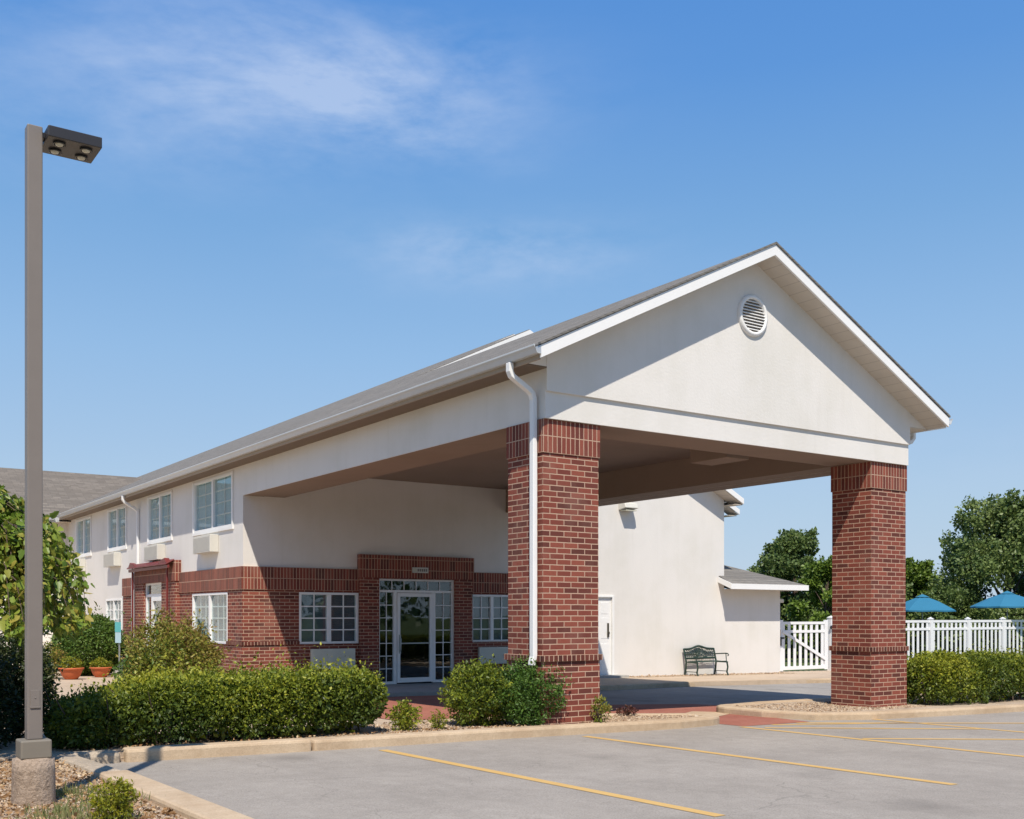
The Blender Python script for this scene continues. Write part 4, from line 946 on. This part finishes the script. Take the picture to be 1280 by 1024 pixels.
bush('shrub', (7.75, 33.3, -.25), 1.0, .95, .97, 26000, .085, M['L_mound'], 'rounded green shrub mound behind the terracotta pots', seed=30, shoots=40, lump=.10, aspect=.4, tintbias=.12)
bush('shrub', (*at(60, 29.5), -.2), .42, .4, .50, 2600, .06, M['L_nandina'], 'rust tinged shrub behind the lamp post left of the pots', seed=31, shoots=20, lump=.25, depth=.3)
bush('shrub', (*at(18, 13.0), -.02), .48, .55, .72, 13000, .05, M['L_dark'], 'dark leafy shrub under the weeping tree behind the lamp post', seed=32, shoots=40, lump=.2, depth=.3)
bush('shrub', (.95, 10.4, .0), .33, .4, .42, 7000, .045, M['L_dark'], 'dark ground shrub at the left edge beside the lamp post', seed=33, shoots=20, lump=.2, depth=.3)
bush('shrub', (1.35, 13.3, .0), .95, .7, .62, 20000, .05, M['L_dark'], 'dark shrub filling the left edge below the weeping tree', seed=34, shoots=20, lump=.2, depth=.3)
# potted plants
def potted(x, y, s, lab, seed):
    z = gz(x, y, -.07); t = thing('potted_plant', (x, y, z), lab, 'potted plant', 'terracotta pots on the sidewalk')
    m = MB(); m.lathe((x, y, z), [(0, .0), (.17*s, .0), (.25*s, .10*s), (.31*s, .24*s), (.32*s, .29*s), (.36*s, .30*s), (.36*s, .35*s), (.32*s, .35*s), (.30*s, .31*s), (0, .31*s)], 28); P(m, 'pot', 'terra', t)
    P_, N_ = ell_points(1500, (x, y, z+.42*s), .32*s, .32*s, .22*s, seed, .2, .3, zmin=z+.3*s, full=.3)
    leaf_mesh('leaves', M['L_yellow'], P_, N_, .05, seed=seed, parent=t, org=(x, y, z)); return t
potted(*at(89, 29.2), .92, 'orange terracotta bowl with yellow-green plant, left of the two pots', 41)
potted(*at(126, 30.6), .84, 'brownish terracotta bowl with yellow-green plant, right of the two pots', 42)

def tree(name, x, y, h, r, trunk_h, n, size, mat, lab, seed, group='trees beyond the fence', blobs=26, zlow=.18, cat='tree', aspect=.75, rz=None):
    z = gz(x, y, -.25); t = thing(name, (x, y, z), lab, cat, group); rr = random.Random(seed); rn = np.random.default_rng(seed)
    m = MB(); top = h*.80
    m.tube([(x, y, z-.1), (x+.03*r, y, z+h*.2), (x-.03*r, y+.03*r, z+h*.5), (x+.02*r, y, z+top)], [h*.022, h*.018, h*.012, h*.004], 9)
    ends = []
    for i in range(blobs):
        a = rr.random()*6.283; k = (i+.5)/blobs; zz_ = zlow+(1-zlow)*k**.9; env = math.sin(pi*min(1, max(0, (zz_-zlow*.4)/(1-zlow*.4)))**.72)**.6
        q = r*env*rr.uniform(.45, .95); e = (x+q*cos(a), y+q*sin(a), z+h*min(zz_, .93)); ends.append(e)
        zb = z+h*max(.12, zz_-.25-.1*rr.random()); m.tube([(x, y, zb), (x+q*.5*cos(a), y+q*.5*sin(a), (zb+e[2])/2+.02*h), e], [h*.008, h*.005, h*.0018], 5)
    m.build('trunk', M['bark'], t)
    Ps = []; Ns = []
    for i, e in enumerate(ends):
        br = r*rr.uniform(.20, .36); a_, b_ = ell_points(n//blobs, e, br, br, br*.78, seed*31+i, .35, .32, f=3, full=.15); Ps.append(a_); Ns.append(b_)
        for j in range(3):
            dd = rn.normal(size=3); dd /= np.linalg.norm(dd); ee = np.array(e)+dd*br*.95; bs = br*.34
            a_, b_ = ell_points(n//blobs//7, ee, bs, bs, bs, seed*77+i*5+j, .3, .4); Ps.append(a_); Ns.append(b_)
    P_ = np.vstack(Ps); N_ = np.vstack(Ns); ok = P_[:, 2] > z+.15; 
    leaf_mesh('crown', mat, P_[ok], N_[ok], size, seed=seed, parent=t, org=(x, y, z), clump=.5, aspect=aspect, outward=.5, spread=1.1)
    return t
x, y = at(1262, 62); tree('oak_tree', x, y, 8.9, 4.4, 2, 46000, .17, M['L_tree1'], 'largest broad dark green tree behind the umbrellas at the right edge', 51, blobs=44, zlow=.12)
x, y = at(1360, 66); tree('oak_tree', x, y, 9.6, 4.6, 2, 16000, .22, M['L_tree1'], 'dark green tree cut off by the right edge of the photo', 52, blobs=24)
x, y = at(996, 66); tree('oak_tree', x, y, 7.6, 3.2, 2, 26000, .17, M['L_tree1'], 'tall spiky dark green tree between the white wall and the right column', 53, blobs=30)
x, y = at(1034, 56); tree('leafy_tree', x, y, 5.3, 1.9, 1.5, 15000, .15, M['L_tree2'], 'lighter yellow-green tree just left of the right brick column', 54, blobs=22)
x, y = at(1142, 70); tree('leafy_tree', x, y, 6.0, 2.4, 1.5, 14000, .17, M['L_tree2'], 'medium green tree just right of the right brick column', 55, blobs=20)
x, y = at(948, 74); tree('oak_tree', x, y, 5.9, 2.2, 1.5, 8000, .17, M['L_tree1'], 'small dark tree peeking over the annex roof', 56, blobs=16)
x, y = at(1190, 60); tree('leafy_tree', x, y, 3.9, 2.6, 1, 12000, .16, M['L_tree1'], 'low bushy tree behind the left umbrella', 57, blobs=18, zlow=.05)
x, y = at(1090, 64); tree('leafy_tree', x, y, 5.0, 2.6, 1, 9000, .18, M['L_tree1'], 'bushy tree hidden mostly behind the right brick column', 58, blobs=18, zlow=.05)
# far woods: ground-hugging belt of scrub behind the fence and a tree belt across the lot behind the viewer
rn = np.random.default_rng(8); Ps = []; Ns = []
for i in range(60):
    x, y = at(rn.uniform(930, 1420), rn.uniform(62, 80)); r_ = rn.uniform(1.3, 2.4); a_, b_ = ell_points(520, (x, y, .5), r_, r_, rn.uniform(1.4, 2.6), 900+i, .2, .2, zmin=-.7); Ps.append(a_); Ns.append(b_)
wd = leaf_mesh('far_scrub', M['L_tree1'], np.vstack(Ps), np.vstack(Ns), .26, seed=61, clump=.4, aspect=.8, org=(50, 45, -.6)); tag(wd, 'dense green scrub filling the gap under the trees beyond the fence', 'scrub', kind='stuff')
Ps = []; Ns = []
for i in range(46):
    a = rad(rn.uniform(195, 305)); d_ = rn.uniform(55, 75); x, y = 10+d_*cos(a), 10+d_*sin(a); r_ = rn.uniform(3, 5); hh = rn.uniform(4, 7); a_, b_ = ell_points(420, (x, y, hh*.7), r_, r_, hh, 1900+i, .25, .2, zmin=0); Ps.append(a_); Ns.append(b_)
wd = leaf_mesh('far_woods', M['L_tree1'], np.vstack(Ps), np.vstack(Ns), .75, seed=62, clump=.3, aspect=.9, org=(0, -40, 0)); tag(wd, 'belt of woods across the parking lot, seen in the entrance glass', 'woods', kind='stuff')

# weeping vine-leaved tree at the left edge
wx, wy = 1.75, 12.1
wt = thing('weeping_tree', (wx, wy, .0), 'weeping tree with broad yellow-green leaves at the left edge behind the lamp post', 'tree')
m = MB(); m.tube([(wx-.1, wy, -.05), (wx-.05, wy+.02, .8), (wx+.02, wy, 1.7), (wx, wy, 2.4)], [.08, .065, .055, .04], 10)
rr = random.Random(77); rn = np.random.default_rng(77); Ps = []; Ns = []
for i in range(170):
    a = rr.random()*6.283; R_ = rr.uniform(.35, 1.22)*(.82 if rr.random() < .5 else 1.0); zt = 2.95-.42*R_-rr.uniform(0, .5); drop = rr.uniform(.5, 1.9)*(1 if R_ > .6 else .6)
    ze_ = max(1.42, zt-drop)
    pts = [(wx, wy, 2.1+.3*rr.random()), (wx+.45*R_*cos(a), wy+.45*R_*sin(a), zt+.12), (wx+.85*R_*cos(a), wy+.85*R_*sin(a), zt-.05), (wx+R_*cos(a), wy+R_*sin(a), zt-.35*drop), (wx+R_*1.02*cos(a), wy+R_*1.02*sin(a), ze_)]
    m.tube(pts, [.012, .008, .006, .004, .002], 5)
    A_ = np.array(pts); k = 84; tt = rn.uniform(.9, 4, k); i0 = np.minimum(tt.astype(int), 3); fr = (tt-i0)[:, None]
    q = A_[i0]*(1-fr)+A_[i0+1]*fr+rn.normal(size=(k, 3))*.045; Ps.append(q); Ns.append(np.tile([cos(a), sin(a), .2], (k, 1))+rn.normal(size=(k, 3))*.4)
m.build('trunk', M['bark'], wt)
leaf_mesh('crown', M['L_vine'], np.vstack(Ps), np.vstack(Ns), .070, seed=78, var=.28, parent=wt, org=(wx, wy, 0), droop=.75, broad=True, aspect=.8, clump=1.2, spread=.8, outward=.45)

# gravel, leaf litter and grass tufts
def pebbles(name, n, poly_fn, zoff, size, mat, lab, seed):
    r = np.random.default_rng(seed); P_ = []
    while len(P_) < n:
        x, y = poly_fn(r)
        if x is not None: P_.append((x, y, gz(x, y, zoff)))
    P_ = np.array(P_); n = len(P_)
    base = np.array([(1, 0, 0), (0, 1, 0), (-1, 0, 0), (0, -1, 0), (0, 0, .8), (0, 0, -.5)], float); F_ = np.array([(0, 1, 4), (1, 2, 4), (2, 3, 4), (3, 0, 4)])
    sc_ = size*r.lognormal(0, .35, n)[:, None, None]; ang = r.random(n)*6.28; st_ = r.uniform(.6, 1.0, (n, 1, 3)); b = base[None]*st_+r.normal(size=(n, 6, 3))*.18
    ca, sa = np.cos(ang)[:, None], np.sin(ang)[:, None]; bx_ = b[:, :, 0]*ca-b[:, :, 1]*sa; by_ = b[:, :, 0]*sa+b[:, :, 1]*ca
    v = np.stack([bx_, by_, b[:, :, 2]], -1)*sc_+P_[:, None]
    me = bpy.data.meshes.new(name); me.vertices.add(6*n); me.vertices.foreach_set('co', v.reshape(-1))
    tri = (np.arange(n)[:, None, None]*6+F_[None]).reshape(-1); me.loops.add(len(tri)); me.loops.foreach_set('vertex_index', tri.astype(np.int32)); me.polygons.add(4*n)
    me.polygons.foreach_set('loop_start', np.arange(0, 12*n, 3, dtype=np.int32)); me.polygons.foreach_set('loop_total', np.full(4*n, 3, dtype=np.int32))
    at_ = me.attributes.new('tint', 'FLOAT', 'POINT'); at_.data.foreach_set('value', np.repeat(r.random(n), 6).astype(np.float32))
    me.materials.append(mat); me.update(calc_edges=True); me.validate(); ob = bpy.data.objects.new(name, me); col.objects.link(ob); tag(ob, lab, 'gravel', kind='stuff'); return ob
pebbles('gravel', 14000, lambda r: (r.uniform(.3, 2.44), r.uniform(6.6, 12)), -.037, .013, M['stone'], 'pale gravel and chips covering the planter round the lamp post', 71)
def isl(r):
    x = r.uniform(9.7, 12.1); y = r.uniform(12.05, 13.3)
    return (x, y) if y < 13.4-.45*max(0, x-10.2) and y > 12.08 else (None, None)
pebbles('gravel', 3500, isl, -.010, .016, M['stone'], 'pale gravel on the island beside the left brick column', 72)
pebbles('gravel', 2600, lambda r: (r.uniform(14.4, 17.6), r.uniform(11.8, 13.7)), -.018, .016, M['stone'], 'pale gravel on the island round the right brick column', 73)
pebbles('gravel', 2500, lambda r: (r.uniform(6.6, 9.0), r.uniform(12.15, 13.7)), -.010, .016, M['stone'], 'pale gravel under the shrubs by the left column', 74)
pebbles('gravel', 2500, lambda r: (r.uniform(20.6, 27.4), r.uniform(23.36, 23.95)), .006, .022, M['stone'], 'tan gravel strip along the foot of the white wall', 75)
def litter(n, x0, x1, y0, y1, zoff, seed, size=.035):
    r = np.random.default_rng(seed); P_ = np.column_stack([r.uniform(x0, x1, n), r.uniform(y0, y1, n), np.zeros(n)]); P_[:, 2] = [gz(a, b, zoff)+.012 for a, b, _ in P_]
    N_ = np.column_stack([r.normal(size=n), r.normal(size=n), np.abs(r.normal(size=n))*.15]); 
    o = leaf_mesh('fallen_leaves', M['L_dry'], P_, N_, size, seed=seed, spread=.25, outward=1, org=((x0+x1)/2, (y0+y1)/2, 0), clump=2); tag(o, None, 'leaf litter', kind='stuff'); return o
litter(6500, .3, 2.44, 6.6, 12, -.035, 81)['label'] = 'dry fallen leaves scattered over the planter round the lamp post'
litter(500, 2.6, 9, 12.1, 12.5, -.01, 82)['label'] = 'dry fallen leaves along the back of the left kerb'
r = np.random.default_rng(91); n = 1500; cxy = np.array([(1.9, 7.9), (1.75, 8.3), (2.1, 8.6), (2.0, 9.2), (1.5, 7.8)])[r.integers(0, 5, n)]
P_ = np.column_stack([cxy+r.normal(size=(n, 2))*.13, np.zeros(n)]); P_[:, 2] = [gz(a, b, -.04) for a, b, _ in P_]
o = leaf_mesh('grass_tufts', M['L_grass'], P_, np.tile([0, 0, 1.], (n, 1)), .07, seed=92, aspect=.10, outward=1.2, spread=.8, org=(1.9, 8.2, 0)); tag(o, 'sparse pale grass blades in the front planter', 'grass', kind='stuff')
print('objects', len(bpy.data.objects))
